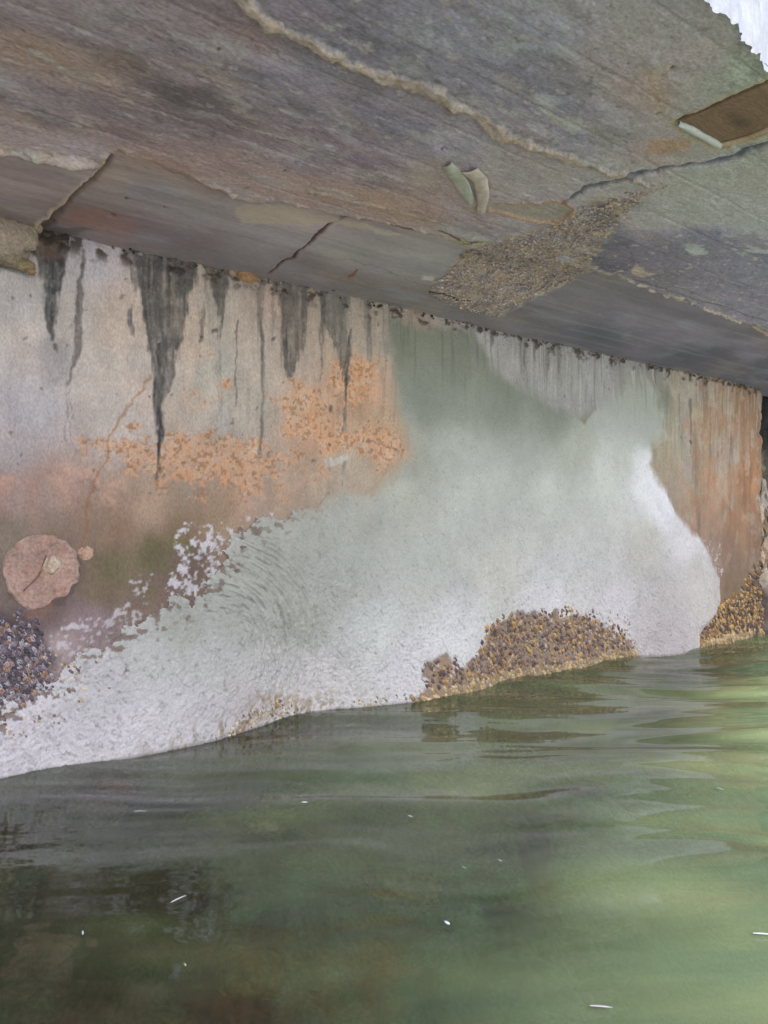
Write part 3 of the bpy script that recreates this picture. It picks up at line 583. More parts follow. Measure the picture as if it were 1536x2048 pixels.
# board ridge: a squeezed fin of laitance
def ridge(pl, wd, h, c, a=.8, seed=0):
    global zb
    q = Cc(pl); j = .007*fbm(dsg*14, deg*14, 3, 170+seed) + .009*fbm(dsg*70, deg*70, 4, 171+seed)
    d = sdline(q, np.array(wd)*.72, dsg + .4*(wX-dsg), deg + .4*(wY-deg), .1) + j*(.35+20*np.mean(wd))
    m = ss(.003, -.004, d); zb -= m*h*(.6+.5*fbm(dsg*35, deg*35, 3, 172+seed)); D.over(m, c, a)
    D.over(m*ss(.0, .6, fbm(dsg*60, deg*60, 3, 173+seed)), (196, 174, 158), .5)
    D.over(m*ss(.3, .7, fbm(dsg*50+3, deg*50, 3, 174+seed)), (124, 100, 84), .6)
    D.over(ss(.014, .002, d)*(1-m), (88, 84, 84), .4)
ridge([(470, -40), (500, 0), (545, 38), (600, 62), (680, 100), (740, 125), (790, 150), (850, 170), (900, 195), (960, 228), (1010, 258), (1060, 282), (1110, 300), (1180, 318), (1240, 340), (1300, 362)],
      [.010, .010, .010, .012, .012, .013, .018, .016, .014, .013, .012, .012, .011, .010, .009, .006], .010, (172, 152, 140), .85, 0)
# paler board step on the strip's edge and second ridge at the right
ridge([(620, 372), (700, 392), (790, 412), (860, 430), (930, 452)], [.002, .003, .004, .003, .002], .004, (156, 134, 116), .6, 5)
ridge([(1190, 538), (1230, 552), (1300, 575), (1350, 595), (1420, 615), (1470, 635), (1536, 668), (1600, 695)], [.003, .004, .005, .005, .006, .007, .008, .008], .006, (150, 132, 120), .75, 9)
D.over(dline([(1185, 532), (1230, 545), (1300, 562), (1420, 600), (1536, 640)], [.002]*5, .004), (62, 60, 66), .6)
# thin straight seam lines
for pl, c, a, wd in (([(300, 180), (370, 205), (470, 240), (560, 272), (620, 296)], (84, 76, 72), .8, .001), ([(560, 270), (600, 284), (622, 296)], (208, 200, 186), .9, .0018), ([(480, 245), (560, 268)], (160, 150, 138), .6, .001),
                 ([(60, 95), (120, 118), (180, 138)], (170, 166, 158), .6, .004), ([(0, 70), (70, 95), (150, 130)], (84, 78, 76), .5, .002), ([(560, 270), (700, 320), (850, 370)], (90, 82, 80), .5, .0012),
                 ([(700, 515), (780, 545), (850, 575)], (80, 76, 72), .6, .0008), ([(1500, 20), (1510, 25)], (90, 90, 90), .1, .001), ([(880, 455), (940, 480), (980, 482)], (54, 42, 34), .85, .003),
                 ([(690, 425), (800, 455), (890, 480), (935, 485)], (66, 54, 44), .75, .002)):
    D.over(dline(pl, [wd]*len(pl), .0025), c, a)
# rusty crack across the strip
ck = dline([(535, 552), (560, 540), (590, 520), (620, 490), (640, 468), (665, 448), (698, 426)], [.0012, .0035, .003, .0022, .005, .002, .001], .003); D.over(ck, (58, 34, 30), .92); zb += ck*.004
D.over(dline([(700, 550), (716, 538)], [.003, .003], .004), (92, 56, 46), .9)
for x, y, r in ((265, 398, 4), (320, 414, 3), (1355, 118, 7), (1328, 137, 5), (1303, 192, 5), (1302, 218, 6), (215, 432, 8), (670, 578, 7), (1250, 110, 3), (1190, 370, 4), (60, 60, 5), (440, 80, 4), (560, 330, 4), (880, 290, 3)):
    q = Cc([(x, y)])[0]; hm = ss(r/FPX*1.5, r/FPX*.5, np.hypot(wX-q[0], wY-q[1])); D.over(hm, (48, 46, 50), .85); zb += hm*.003
D.over(dpoly([(150, 410), (240, 430), (280, 455), (220, 470), (120, 440)], .02), (108, 72, 62), .45)
D.over(dpoly([(470, 425), (500, 410), (600, 415), (700, 440), (800, 470), (750, 465), (650, 445), (560, 445), (490, 448)], .006, .006*lipn), (142, 128, 114), .75)
# transverse joint of exposed aggregate
ag = ag0.copy(); ag = ag*ss(-.9, .3, fbm(dsg*22, deg*22, 3, 179)); D.over(ag, (128, 112, 106), .75)
q = Cc([(930, 560), (1100, 480)]); va = np.random.RandomState(8)
vnz = fbm(dsg*75, deg*75, 2, 180); D.over(ag*ss(.2, .6, vnz), (140, 130, 118), .6); D.over(ag*ss(-.2, -.6, vnz), (88, 78, 72), .5); D.over(ag*ss(.35, .7, fbm(dsg*50, deg*50, 2, 181)), (176, 150, 116), .6)
rhs = dpoly([(1330, 360), (1450, 320), (1600, 280), (1600, 450), (1450, 440), (1300, 450), (1260, 440)], .02); D.over(rhs, (140, 134, 128), .5)
zb += ag*(.0025*vnz + .0005) 
jd = dline([(1120, 405), (1170, 372), (1230, 358), (1290, 335), (1380, 322), (1460, 300), (1560, 268)], [.002, .004, .009, .008, .006, .005, .004], .006, .004*lipn); D.over(jd, (64, 66, 74), .85); zb += jd*.006
D.over(dline([(865, 587), (885, 592), (930, 602)], [.004, .003, .001], .004), (30, 24, 22), .9)
mo = dpoly([(1440, 130), (1536, 100), (1600, 200), (1420, 240), (1390, 200)], .03); D.over(mo*ss(0, .6, fbm(dsg*40, deg*40, 3, 182)), (118, 116, 102), .4)
mo = dline([(1110, 420), (1250, 375), (1400, 335), (1536, 290)], [.008]*4, .02); D.over(mo*ss(.1, .6, fbm(dsg*50, deg*50, 3, 183)), (112, 108, 90), .25)
mo = dline([(905, 470), (950, 485), (1000, 480)], [.006]*3, .008); D.over(mo*ss(-.2, .5, fbm(dsg*60, deg*60, 3, 184)), (126, 124, 78), .6); zb -= mo*.005*np.clip(fbm(dsg*80, deg*80, 2, 185), 0, 1)
# stains and pale smears
for pl, c, a, sf in (([(300, 155), (410, 160), (440, 215), (330, 205)], (70, 66, 66), .5, .02), ([(260, 70), (300, 80), (280, 130), (230, 120)], (86, 80, 78), .35, .015), ([(1050, 560), (1200, 540), (1300, 585), (1250, 640), (1120, 620)], (84, 80, 82), .25, .02),
                  ([(1190, 400), (1260, 455), (1200, 530), (1180, 500)], (80, 78, 86), .5, .01), ([(1265, 520), (1310, 540), (1290, 550), (1260, 535)], (146, 128, 112), .6, .004), ([(1365, 485), (1400, 488), (1410, 502), (1380, 508)], (160, 158, 156), .7, .004), ([(1490, 484), (1560, 490), (1560, 500), (1500, 495)], (166, 164, 164), .7, .003),
                  ([(1430, 380), (1600, 390), (1600, 460), (1500, 460), (1400, 430)], (148, 146, 148), .4, .03), ([(830, 320), (900, 300), (890, 370), (820, 350)], (146, 132, 124), .5, .01), ([(700, 370), (860, 380), (900, 440), (780, 430)], (128, 102, 84), .35, .02), ([(1290, 120), (1340, 110), (1330, 220), (1280, 210)], (156, 130, 114), .5, .015), ([(1290, 270), (1360, 275), (1350, 295), (1300, 290)], (172, 134, 108), .6, .006),
                  ([(1080, 215), (1100, 218), (1160, 250), (1130, 256)], (150, 144, 138), .6, .004), ([(780, 20), (840, 20), (880, 60), (800, 60)], (120, 112, 108), .3, .01), ([(860, 550), (880, 552), (875, 560), (850, 558)], (146, 144, 140), .6, .004), ([(90, 445), (180, 458), (130, 478), (80, 470)], (60, 56, 52), .6, .006)):
    D.over(dpoly(pl, sf), c, a)
D.over(dpoly([(930, 408), (960, 396), (1120, 396), (1142, 412), (1125, 430), (1080, 440), (1010, 420)], .004), (118, 108, 96), .7)
ro = sdpoly(Cc([(935, 405), (965, 396), (1120, 396), (1142, 412), (1125, 430), (1080, 440), (1010, 420)]), wX, wY); rm = np.exp(-(ro/.0035)**2)*(dsg > Cc([(960, 420)])[0, 0]); D.over(rm, (168, 120, 88), .8); zb -= rm*.003 - .003*ss(0, -.006, ro)
# socket for timber
tim = [(1342, 232), (1400, 212), (1480, 175), (1560, 140), (1640, 140), (1640, 210), (1560, 250), (1500, 270), (1440, 288), (1395, 268)]
ts = sdpoly(Cc(tim), dsg, deg)
zb += .008*ss(0.0, -.004, ts); D.over(np.exp(-(ts/.006)**2), (150, 132, 104), .7)
zb += .0015*fbm(dsg*18, deg*30, 4, 186)*(1-inside*.6) + .0008*fbm(dsg*80, deg*120, 3, 187)*(1-inside*.8) + .002*fbm(dsg*4, deg*6, 3, 188)
Vd = np.stack([dsg, -deg, zb], 1); F = gridfaces(len(dt), len(ds))[:, ::-1]
fa = inside[F].mean(1) > .5
Fs = F[fa]; Fr = F[~fa]
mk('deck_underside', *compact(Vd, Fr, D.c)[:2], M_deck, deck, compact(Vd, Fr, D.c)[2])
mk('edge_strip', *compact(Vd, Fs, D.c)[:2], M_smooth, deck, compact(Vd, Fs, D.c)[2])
bx = np.array([(s, y, z) for s in (-3.2, 6.0) for y in (-.9, 1.2) for z in (ZC+.06, ZC+.40)])
mk('slab_core', bx, [(0, 1, 3, 2), (4, 6, 7, 5), (0, 4, 5, 1), (2, 3, 7, 6), (0, 2, 6, 4), (1, 5, 7, 3)], M_rough, deck, np.full((8, 3), .25), smooth=False)
ALB = .26
# outer face of the deck, whitewashed
fs = ds; fzv = nonuni((-.012, .10, .003), (.10, .42, .02)); a = np.tile(fs, len(fzv)); b = np.repeat(fzv, len(fs))
fe = e_edge(a) + .0015 + .003*fbm(a*20, b*20, 3, 190)
fcol = Paint(np.tile(lin((236, 234, 240))*ALB, (a.size, 1))); fcol.mul(1+.05*fbm(a*14, b*14, 4, 191)); fcol.over(ss(.45, .8, fbm(a*30, b*30, 4, 192)), (206, 202, 206), .6)
mk('fascia', np.stack([a, -fe, ZC + b + .004*fbm(a*60, a*0, 3, 193)*ss(.02, 0, b)], 1), gridfaces(len(fzv), len(fs)), M_white, deck, fcol.c)['label'] = 'whitewashed outer face of the deck with a chipped lower edge'

ALB = 1.6
# timber end set in the underside, with a white rim
def cprism(pl, z0, z1, name, mat, colr, parent, rings=0):
    q = Cc(pl); q[:, 1] = np.minimum(q[:, 1], e_edge(q[:, 0])-.02); cx, cy = q.mean(0); vs = []; fs = []; nP = 10
    Pq = []
    for i in range(len(q)):
        for t in np.linspace(0, 1, nP, endpoint=False): Pq.append(q[i]*(1-t)+q[(i+1) % len(q)]*t)
    Pq = np.array(Pq); n = len(Pq); K = 26
    for k in range(K+1):
        t = k/K; r = (1-t)
        for p in Pq: vs.append((cx+(p[0]-cx)*r, -(cy+(p[1]-cy)*r), z1))
    for p in Pq: vs.append((p[0], -p[1], z0))
    for k in range(K):
        for j in range(n): fs.append((k*n+j, (k+1)*n+j, (k+1)*n+(j+1) % n, k*n+(j+1) % n))
    b0 = (K+1)*n
    for j in range(n): fs.append((j, (j+1) % n, b0+(j+1) % n, b0+j))
    vs = np.array(vs); Pn = Paint(np.tile(lin(colr)*ALB, (len(vs), 1)))
    if rings:
        c = Cc([(1478, 232)])[0]; d = np.hypot((vs[:, 0]-c[0])*.42, (vs[:, 1]+c[1])*1.0) + .002*fbm(vs[:, 0]*30, vs[:, 1]*30, 2, 195)
        Pn.over(ss(-.1, .8, np.sin(d*950+2*fbm(vs[:, 0]*20, vs[:, 1]*20, 2, 198))), (98, 80, 66), .4); Pn.over(ss(.02, .0, d), (64, 50, 46), .6); Pn.over(ss(.2, .8, fbm(vs[:, 0]*12, vs[:, 1]*12, 3, 196)), (146, 118, 98), .5)
    return mk(name, vs, np.array(fs), mat, parent, Pn.c, smooth=False)
M_wood = concrete('weathered_wood', bump=.5, grain=.12, mott=.1, stretch=(.3, 2, 1), rough=.75)
cprism([(1352, 236), (1405, 214), (1480, 180), (1560, 146), (1640, 150), (1640, 200), (1556, 238), (1500, 260), (1444, 274), (1400, 258)], ZC+.004, ZC-.0075, 'timber_block', M_wood, (124, 98, 80), deck, 1)['label'] = 'brown timber end with growth rings set into the deck'
# white rim strip: an L of pale sealant
def ribbon(pl, wd, z, th, name, mat, colr, parent):
    q = Cc(pl); q[:, 1] = np.minimum(q[:, 1], e_edge(q[:, 0])-.016); n = len(q); vs = []; fs = []; w_ = np.broadcast_to(wd, (n,))
    qs = []; ws = []
    for i in range(n-1):
        for t in np.linspace(0, 1, 12, endpoint=False): qs.append(q[i]*(1-t)+q[i+1]*t); ws.append(w_[i]*(1-t)+w_[i+1]*t)
    qs.append(q[-1]); ws.append(w_[-1]); qs = np.array(qs); ws = np.array(ws)
    tg = np.gradient(qs, axis=0); tg /= np.linalg.norm(tg, axis=1)[:, None]+1e-9; nn = np.stack([-tg[:, 1], tg[:, 0]], 1)
    ws = ws*(1+.25*fbm(np.arange(len(ws))*.35, np.zeros(len(ws)), 3, 197)); K = 8
    for i in range(len(qs)):
        for k in range(K):
            a = 2*math.pi*k/K; p = qs[i]+nn[i]*ws[i]*math.cos(a)
            vs.append((p[0], -p[1], z + th*math.sin(a)))
    for i in range(len(qs)-1):
        for k in range(K): fs.append((i*K+k, i*K+(k+1) % K, (i+1)*K+(k+1) % K, (i+1)*K+k))
    return mk(name, np.array(vs), np.array(fs), mat, parent, np.tile(lin(colr)*ALB, (len(vs), 1)))
ribbon([(1356, 233), (1380, 245), (1410, 262), (1440, 279)], [.003, .006, .0065, .005], ZC-.010, .005, 'white_rim', M_white, (236, 234, 228), deck)
ribbon([(1438, 279), (1470, 272), (1500, 262), (1560, 236), (1600, 218)], [.005, .005, .004, .004, .004], ZC-.009, .004, 'tan_rim', M_wood, (196, 168, 138), deck)

# pale curled shards lodged in the underside
def shard(pl, name, colr, dz=.012, th=.003, seed=0):
    q = Cc(pl); n = 14; left = q[:len(q)//2]; right = q[len(q)//2:][::-1]
    def samp(a, t):
        L_ = np.linspace(0, 1, len(a)); return np.stack([np.interp(t, L_, a[:, 0]), np.interp(t, L_, a[:, 1])], -1)
    vs = []; m = 8; fs = []
    for i in range(n+1):
        t = i/n; A = samp(left, t); B = samp(right, t)
        for j in range(m+1):
            u_ = j/m; p = A*(1-u_)+B*u_; z = ZC - .0085 - dz*math.sin(math.pi*(.15+.7*u_))*(1-.3*t) - .002*math.sin(9*t+seed)
            vs.append((p[0], -p[1], z))
    for i in range(n):
        for j in range(m): a = i*(m+1)+j; fs.append((a, a+1, a+m+2, a+m+1))
    o = mk(name, np.array(vs), np.array(fs), M_shell2, None, None)
    o.location = WLOC; o.rotation_euler = WROT
    v = np.array(vs); Pn = Paint(np.tile(lin(colr)*ALB, (len(v), 1))); Pn.mul(1+.15*fbm(v[:, 0]*80, v[:, 1]*80, 3, seed))
    at = o.data.color_attributes.new('Col', 'FLOAT_COLOR', 'POINT'); c4 = np.ones((len(v), 4), np.float32); c4[:, :3] = Pn.c; at.data.foreach_set('color', c4.ravel())
    md = o.modifiers.new('th', 'SOLIDIFY'); md.thickness = th
    return o
M_shell2 = concrete('smooth_shell', bump=.15, grain=.05, mott=.1, mscale=40, rough=.45, spec=.5)
a = shard([(888, 318), (900, 345), (925, 378), (943, 398), (948, 388), (938, 350), (915, 322), (903, 308)], 'shell', (158, 156, 142), .005, seed=1)
tag(a, 'curled greenish grey shell half buried in the deck underside, left of the pinkish one', 'shell')
a = shard([(925, 328), (948, 352), (957, 385), (955, 416), (968, 416), (978, 372), (974, 345), (955, 320)], 'shell', (176, 160, 148), .006, seed=2)
tag(a, 'pinkish beige shell half buried in the deck underside, right of the greenish one', 'shell')

# hanging lump of concrete at the upper left, fastened to deck
L = []
for px, py, r, fl, c in ((-30, 470, 60, (1.2, .7, .8), (122, 110, 100)), (20, 480, 42, (1.1, .7, .9), (124, 112, 100)), (10, 515, 30, (1.3, .6, .5), (112, 100, 86)), (45, 530, 20, (1.1, .6, .6), (104, 92, 72)), (60, 544, 11, (1, .6, .6), (100, 82, 62)), (45, 470, 24, (1, .6, .9), (140, 130, 120)), (-60, 520, 40, (1.2, .6, .4), (112, 98, 84)), (68, 455, 16, (.9, .6, .8), (128, 112, 96))):
    L.append(wlump(px, py, r, c, 40+px % 7+r, fl, e0=.02, n=30, m=20, amp=.3))
mk('concrete_overspill', *lumps(L)[:2], M_rough, deck, lumps(L)[2])['label'] = 'rough lump of concrete hanging over the wall top at the left'
ALB = 2.2
# crumbs of aggregate in the joint
rnd = np.random.RandomState(12); Pa = Cc(AGG); cand = np.stack([rnd.uniform(Pa[:, 0].min(), Pa[:, 0].max(), 5200), rnd.uniform(Pa[:, 1].min(), Pa[:, 1].max(), 5200)], 1)
ok = sdpoly(Pa, cand[:, 0], cand[:, 1]) + .014*fbm(cand[:, 0]*30, cand[:, 1]*30, 3, 5) + .016*rnd.rand(len(cand)) < .006; cand = cand[ok]
L = []
for i, (s, e) in enumerate(cand[:2600]):
    r = rnd.uniform(.0012, .0030)*(1.5 if rnd.rand() < .08 else 1); z = (ZTOP+STRIP_SL*e) if e < STRIP_W else ZC
    if e > strip_edge(np.array([s]))[0]: z -= .0065
    v, f = lump((s, -e, z-.002), (r*rnd.uniform(1, 1.8), r, r*.6), i % 90, n=7, m=5, amp=.25)
    L.append((v, f, [(158, 142, 134), (142, 126, 118), (126, 112, 106), (158, 134, 118), (112, 100, 98), (140, 130, 130)][rnd.randint(6)]))
o = mk('aggregate', *lumps(L)[:2], M_rough, deck, lumps(L)[2]); o['kind'] = 'stuff'
ALB = .8
# crumbs along the joint between wall and deck
L = []
for i in range(520):
    s = rnd.uniform(-1.0, S_END); r = rnd.uniform(.001, .0038)*(1.6 if rnd.rand() < .1 else 1)
    dens = vn(np.array([s*9]), np.array([0.3]), 3)[0]
    if rnd.rand() > dens*.8: continue
    rr_ = wall_relief(np.array([s]), np.array([ZTOP-.004]))[0]
    v, f = lump((s, -rr_-.002, ZTOP-rnd.uniform(-.002, .012)), (r*rnd.uniform(.8, 2), r*.8, r), i % 90, n=8, m=6, amp=.4)
    L.append((v, f, [(62, 54, 50), (94, 84, 76), (150, 130, 110), (120, 112, 104), (104, 92, 84), (150, 146, 142)][rnd.randint(6)]))
o = mk('joint_crumbs', *lumps(L)[:2], M_rough, wall, lumps(L)[2]); o['kind'] = 'stuff'

ALB = .62
# ------------------------------------------------------------------ BARNACLES (past counting)
BZ = [([(815, 1410), (840, 1372), (848, 1325), (878, 1308), (905, 1332), (935, 1312), (962, 1290), (975, 1250), (1040, 1222), (1100, 1228), (1150, 1224), (1200, 1238), (1255, 1262), (1285, 1290), (1296, 1322), (1100, 1370), (900, 1420)], 4200, 0),
      ([(1394, 1310), (1408, 1268), (1438, 1215), (1470, 1190), (1500, 1150), (1520, 1120), (1536, 1290)], 2400, 1),
      ([(-120, 1200), (0, 1228), (20, 1240), (60, 1262), (95, 1300), (110, 1340), (95, 1375), (40, 1400), (-120, 1440)], 3600, 2),
      ([(400, 1495), (480, 1440), (560, 1412), (600, 1402), (610, 1425), (500, 1462)], 330, 3), ([(610, 1425), (820, 1385), (830, 1405), (640, 1424)], 90, 3), ([(1150, 1230), (1260, 1225), (1300, 1300), (1200, 1260)], 200, 3), ([(100, 1300), (220, 1330), (200, 1420), (0, 1500), (0, 1400)], 160, 3)]
def barn(i, s, z, r, c, sink=0.0, tilt=(.5, -.7)):
    base = wall_relief(np.array([s]), np.array([z]))[0]
    sdp = patch_sd(np.array([s]), np.array([z])); base += max(0, patch_h(np.array([s]), np.array([z]), sdp)[0]) if sdp[0] < 0 else 0
    n = 7; rings = ((1.0, 0), (.75, .6), (.42, .95), (.30, .7)); vs = []; fs = []
    for q, (rr_, h) in enumerate(rings):
        for j in range(n):
            a_ = 2*math.pi*j/n + i; k = r*rr_*(1+.2*math.sin(j*2.3+i*1.7))
            x = k*math.cos(a_); y = k*math.sin(a_)*1.45
            vs.append((s + x*.85 - y*.35 + tilt[0]*h*r*.5, -(base - .0005 + h*r*1.0), z + y*.85 + x*.35 + tilt[1]*h*r*.7))
    for q in range(3):
        for j in range(n): fs.append((q*n+j, q*n+(j+1) % n, (q+1)*n+(j+1) % n, (q+1)*n+j))
    fs.append(tuple([3*n+j for j in range(4)])); fs.append((3*n+3, 3*n+4, 3*n+5, 3*n+6)); fs.append((3*n+6, 3*n, 3*n+3, 3*n+3)) if 0 else None
    return np.array(vs), np.array([f for f in fs if f]), c
pal = [[(112, 84, 66), (138, 106, 68), (84, 64, 56), (146, 126, 112), (92, 74, 74), (152, 120, 68), (70, 54, 54), (100, 78, 60)], [(120, 86, 50), (156, 116, 60), (80, 60, 48), (60, 46, 46), (150, 130, 90), (96, 68, 48)],
       [(74, 62, 74), (58, 48, 58), (112, 100, 104), (130, 98, 78), (92, 78, 86), (136, 130, 136), (48, 40, 50), (70, 58, 66)], [(140, 124, 104), (110, 92, 80), (170, 150, 120), (90, 78, 72)]]
# evaluate heights in one go for speed
def barn_field(pl, n, k, rs):
    P_ = Wc(pl); L = []
    xs = rs.uniform(P_[:, 0].min(), P_[:, 0].max(), n*3); zs = rs.uniform(max(-.03, P_[:, 1].min()), P_[:, 1].max(), n*3)
    sd = sdpoly(P_, xs, zs) + .014*fbm(xs*30, zs*30, 3, 200+k) + .01*fbm(xs*9, zs*9, 2, 201)
    pr_ = rs.rand(n*3) < ss(.016, -.022, sd); xs, zs = xs[pr_][:n], zs[pr_][:n]
    b = wall_relief(xs, zs); sdp = patch_sd(xs, zs); b = b + np.where(sdp < 0, np.clip(patch_h(xs, zs, sdp), 0, 1), 0)
    return xs, zs, b
Vs, Fs_, Cs = [], [], []; off = 0; rs = np.random.RandomState(77); nn_ = 7
ROW = np.array([[q*nn_+j, q*nn_+(j+1) % nn_, (q+1)*nn_+(j+1) % nn_, (q+1)*nn_+j] for q in range(3) for j in range(nn_)] + [[21, 22, 23, 24], [24, 25, 26, 21]])
for pl, n, k in BZ:
    xs, zs, b = barn_field(pl, n, k, rs)
    for i in range(len(xs)):
        r = (.0016 + .0050*rs.rand()**2.2)*(1.15 if k < 3 else .7)*(.75 if k == 2 else 1)*(1.25 if k == 1 else 1)
        rings = np.array([(1.0, 0), (.78, .65), (.45, 1.0), (.28, .7)]); j = np.arange(nn_); a_ = 2*np.pi*j/nn_+i
        kk_ = r*rings[:, 0][:, None]*(1+.2*np.sin(j*2.3+i*1.7))[None]; x = kk_*np.cos(a_); y = kk_*np.sin(a_)*rs.uniform(1.1, 1.7); h = rings[:, 1][:, None]*np.ones(nn_)
        ca, sa = .82, -.57
        X_ = xs[i] + x*ca - y*(sa)*.9*0 + y*.45 + .35*h*r; Z_ = zs[i] - y*.85 + x*.35 - .5*h*r; Y_ = -(b[i] - .0005 + h*r*.62)
        Vs.append(np.stack([X_, Y_, Z_], -1).reshape(-1, 3)); Fs_.append(ROW+off); off += 28
        p_ = pal[k]; c = np.array(p_[rs.randint(len(p_))], float)
        if zs[i] < .03 and k in (0, 1): c = np.array([(146, 122, 84), (124, 104, 72), (156, 134, 104)][rs.randint(3)], float)
        q = np.tile(lin(c)*ALB, (28, 1)); q[14:21] *= 1.1; q[21:] *= .5; q[:7] *= .75
        Cs.append(q)
bo = mk('barnacles', np.concatenate(Vs), np.concatenate(Fs_), M_shell, None, np.concatenate(Cs), smooth=False, loc=WLOC, rot=WROT)
tag(bo, 'brown and yellow barnacle crust along the waterline of the seawall', 'barnacles', kind='stuff')

# ------------------------------------------------------------------ WATER, SEABED
def bed_z(X, Y):
    s, e = w2l(X, Y)
    return -.17 - .22*ss(.0, 1.2, e) - .28*ss(.2, 1.6, s + e*.6) - .3*ss(1.2, 3, e)
bxs = nonuni((-200, -3, 20), (-3, -1.4, .1), (-1.4, 2.8, .008), (2.8, 6, .1), (6, 200, 20)); bys = nonuni((-200, -2, 20), (-2, .3, .08), (.3, 3.9, .009), (3.9, 8, .2))
X, Y = np.meshgrid(bxs, bys); X = X.ravel(); Y = Y.ravel()
big = fbm(X*5, Y*5, 5, 210); fine = fbm(X*24, Y*24, 4, 211)
bz = bed_z(X, Y) + .045*big + .012*fine
B = Paint(np.tile(lin((92, 120, 84))*1.4, (X.size, 1)))
B.over(ss(.0, .6, fbm(X*6+3, Y*4, 5, 212)), (104, 100, 72), .5); B.over(ss(.1, .6, fbm(X*9, Y*5+8, 5, 213)), (26, 34, 24), .95); B.over(ss(.3, .8, fbm(X*8+8, Y*8, 4, 214)), (116, 120, 72), .6)
B.over(ss(.35, .7, fbm(X*16+8, Y*12, 4, 215)), (130, 112, 92), .45)
bed = mk('seabed', np.stack([X, Y, bz], 1), gridfaces(len(bys), len(bxs)), M_weed, None, B.c/.8*1.0); tag(bed, kind='structure')

def boulder(px, py, rpx, z, c, seed, label, fl=(1.3, 1, .6)):
    xy = Gc([(px, py)], z)[0]; r = rpx/FPX*xy[1]
    v, f = lump((0, 0, 0), (r, r, r), seed, n=40, m=26, amp=.28, fl=fl)
    Pn = Paint(np.tile(lin(c)*1.0, (len(v), 1))); Pn.mul(1+.25*fbm(v[:, 0]*30+seed, v[:, 1]*30+v[:, 2]*30, 4, seed)); Pn.over(ss(.1, .7, fbm(v[:, 0]*22, v[:, 2]*22+v[:, 1]*15, 3, seed+3)), (92, 100, 60), .45 if seed > 3 else .12)
    o = mk('rock', v, f, M_weed, None, Pn.c, loc=(xy[0], xy[1], z)); tag(o, label, 'rock', 'rocks under the water'); return o
boulder(190, 1625, 48, -.05, (242, 226, 212), 1, 'pale rounded rock under the water at the left, close to the wall', (1.25, .9, .55))
boulder(108, 1640, 26, -.06, (222, 206, 196), 2, 'small dim rock left of the pale rounded rock under the water')
boulder(230, 1578, 26, -.03, (214, 138, 90), 3, 'orange tinged rock just under the surface above the pale rounded rock', (1.5, .8, .4))
boulder(520, 1655, 26, -.14, (176, 176, 130), 4, 'yellow green weedy rock under the water below the middle of the patch')
boulder(800, 1775, 50, -.17, (164, 146, 84), 5, 'ochre brown weedy rock under the water in the middle foreground', (1.5, .9, .5))
boulder(6, 1755, 30, -.12, (176, 170, 140), 6, 'pale weedy rock under the water at the left edge of the picture', (.9, .9, .8))
boulder(500, 1950, 60, -.20, (120, 128, 70), 7, 'olive weedy rock under the water near the bottom, left of centre', (1.1, 1, .6))
boulder(330, 1800, 60, -.20, (84, 96, 60), 9, 'dark green weedy rock under the water in the left foreground', (1.2, 1, .5))

# water surface
wxs = nonuni((-250, -3, 25), (-3, -1.4, .05), (-1.4, 2.8, .0065), (2.8, 6, .08), (6, 250, 25)); wys = nonuni((-250, -2, 25), (-2, .45, .04), (.45, 1.6, .0045), (1.6, 3.9, .006), (3.9, 8, .2))
X, Y = np.meshgrid(wxs, wys); X = X.ravel(); Y = Y.ravel()
fade = ss(-1.6, -1.2, X)*ss(3.0, 2.4, X)*ss(.3, .5, Y)*ss(4.1, 3.6, Y)
wq = Y + .05*fbm(X*2.2, Y*2.2, 3, 220)
s, e = w2l(X, Y)
near = (.9 + 1.3*ss(-.6, .9, s))*(.30 + .70*ss(.75, 1.35, Y + .15*fbm(X*1.5, Y*2, 2, 229)))
zw = near*(.0042*fbm(X*1.5, wq*8.5, 2, 221, .3) + .0016*fbm(X*1.9+3, wq*17, 2, 222, .35) + .0004*fbm(X*8, wq*40, 2, 223)*ss(.6, -.4, X)) + .00025*fbm(X*7, wq*30, 2, 224)
zw = zw*fade
turb = .06 + .11*ss(-.35, .3, X)*ss(.9, 1.4, Y) + .05*ss(1.1, 1.5, Y) + .55*ss(.86, 1.38, .6*X + .9*e + .10*fbm(X*2, Y*4, 3, 225)) + .06*fbm(X*3, Y*6, 4, 226)
turb = np.clip(turb + .05*fbm(X*6, Y*11, 4, 228), .03, .93)
wm = bpy.data.materials.new('sea_water'); wm.use_nodes = True; nt = wm.node_tree; L_ = nt.links; nt.nodes.remove(nt.nodes['Principled BSDF']); out = nt.nodes['Material Output']
fr = N(wm, 'ShaderNodeFresnel'); fr.inputs['IOR'].default_value = 1.78
gl = N(wm, 'ShaderNodeBsdfGlossy'); gl.inputs['Roughness'].default_value = .035
tr = N(wm, 'ShaderNodeBsdfTransparent'); tr.inputs[0].default_value = (.78, .85, .80, 1)
df = N(wm, 'ShaderNodeBsdfDiffuse'); at = N(wm, 'ShaderNodeAttribute'); at.attribute_name = 'turb'
tc = N(wm, 'ShaderNodeTexCoord'); mp = N(wm, 'ShaderNodeMapping'); mp.inputs['Scale'].default_value = (1.3, 2.6, 1); nz = N(wm, 'ShaderNodeTexNoise'); nz.inputs['Scale'].default_value = 2.2; nz.inputs['Detail'].default_value = 3
L_.new(tc.outputs['Object'], mp.inputs[0]); L_.new(mp.outputs[0], nz.inputs['Vector'])
rp = N(wm, 'ShaderNodeValToRGB'); rp.color_ramp.elements[0].color = (.17, .225, .115, 1); rp.color_ramp.elements[1].color = (.28, .32, .145, 1); rp.color_ramp.elements[0].position = .35; rp.color_ramp.elements[1].position = .65
L_.new(nz.outputs['Fac'], rp.inputs[0]); L_.new(rp.outputs[0], df.inputs[0])
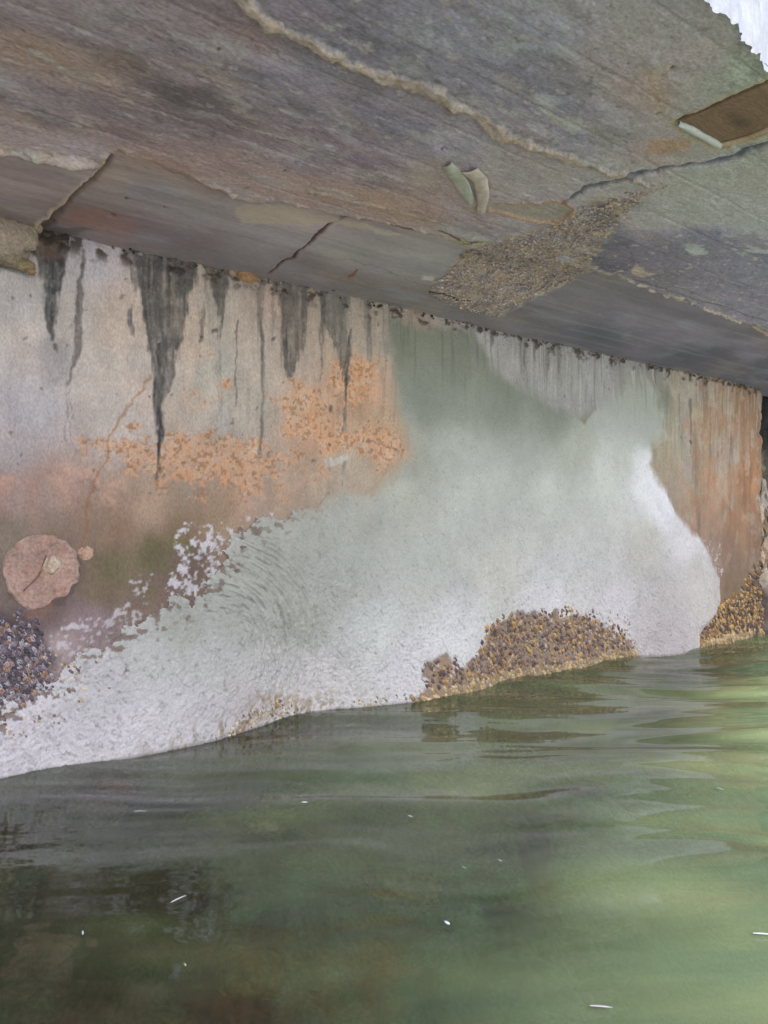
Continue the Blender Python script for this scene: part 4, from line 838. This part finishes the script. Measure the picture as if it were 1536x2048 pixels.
m1 = N(wm, 'ShaderNodeMixShader'); L_.new(at.outputs['Fac'], m1.inputs[0]); L_.new(tr.outputs[0], m1.inputs[1]); L_.new(df.outputs[0], m1.inputs[2])
m2 = N(wm, 'ShaderNodeMixShader'); L_.new(fr.outputs[0], m2.inputs[0]); L_.new(m1.outputs[0], m2.inputs[1]); L_.new(gl.outputs[0], m2.inputs[2]); L_.new(m2.outputs[0], out.inputs[0])
wt = mk('water', np.stack([X, Y, zw], 1), gridfaces(len(wys), len(wxs)), wm, None, None, extra={'turb': turb}); tag(wt, kind='structure')

# floating bits
M_bit = concrete('floating_straw', bump=.1, grain=.05, mott=.05, rough=.5)
def bit(px, py, lpx, ang, wpx, c, label, name='straw'):
    xy = Gc([(px, py)], .003)[0]; dep = xy[1]; ln = lpx/FPX*dep*1.3; r = wpx/FPX*dep; vs = []; fs = []; K = 6; n = 7
    for i in range(n):
        t = i/(n-1); k = r*(.35+.65*math.sin(math.pi*min(1, t*.9+.08)))
        for j in range(K):
            a_ = 2*math.pi*j/K; vs.append(((t-.5)*ln, k*math.cos(a_) + .04*ln*math.sin(t*3), .5*k*math.sin(a_)))
    for i in range(n-1):
        for j in range(K): fs.append((i*K+j, i*K+(j+1) % K, (i+1)*K+(j+1) % K, (i+1)*K+j))
    o = mk(name, np.array(vs), np.array(fs), M_bit, None, np.tile(lin(c)*.5, (len(vs), 1)), loc=(xy[0], xy[1], .0045), rot=(0, 0, ang))
    return tag(o, label, 'debris', 'pale scraps floating on the water')
bit(357, 1800, 28, .9, 2.2, (190, 180, 180), 'longest pale straw floating in the left foreground')
bit(165, 1868, 12, -1.2, 2.2, (200, 205, 210), 'short whitish scrap floating at the lower left')
bit(894, 1848, 12, -1.0, 4, (235, 235, 235), 'brightest white scrap floating just right of the centre foreground')
bit(1440, 1579, 12, -1.0, 2, (190, 195, 180), 'tiny pale scrap floating at the right under the far end of the wall')
bit(1202, 2016, 34, -.15, 3, (190, 180, 180), 'pale pinkish sliver floating at the bottom right')
bit(1524, 1870, 26, -.15, 2.5, (225, 225, 222), 'white sliver floating at the right edge')
bit(370, 1932, 8, -1.1, 2.2, (190, 185, 140), 'tiny yellowish scrap floating near the bottom left')
bit(820, 1634, 10, -.9, 2, (185, 190, 195), 'tiny pale scrap floating below the yellow waterline growth')
bit(1000, 1723, 9, -.9, 2, (175, 190, 180), 'tiny pale scrap floating in the middle of the water, right of centre')
bit(280, 1624, 20, 0, 1.2, (170, 170, 165), 'thin straw floating beside the pale rounded rock')
bit(609, 1606, 9, 0, 2, (200, 200, 196), 'tiny white scrap floating right of the pale rounded rock')
bit(928, 1737, 9, -.9, 1.6, (170, 185, 175), 'tiny dim scrap floating above the brightest white scrap')
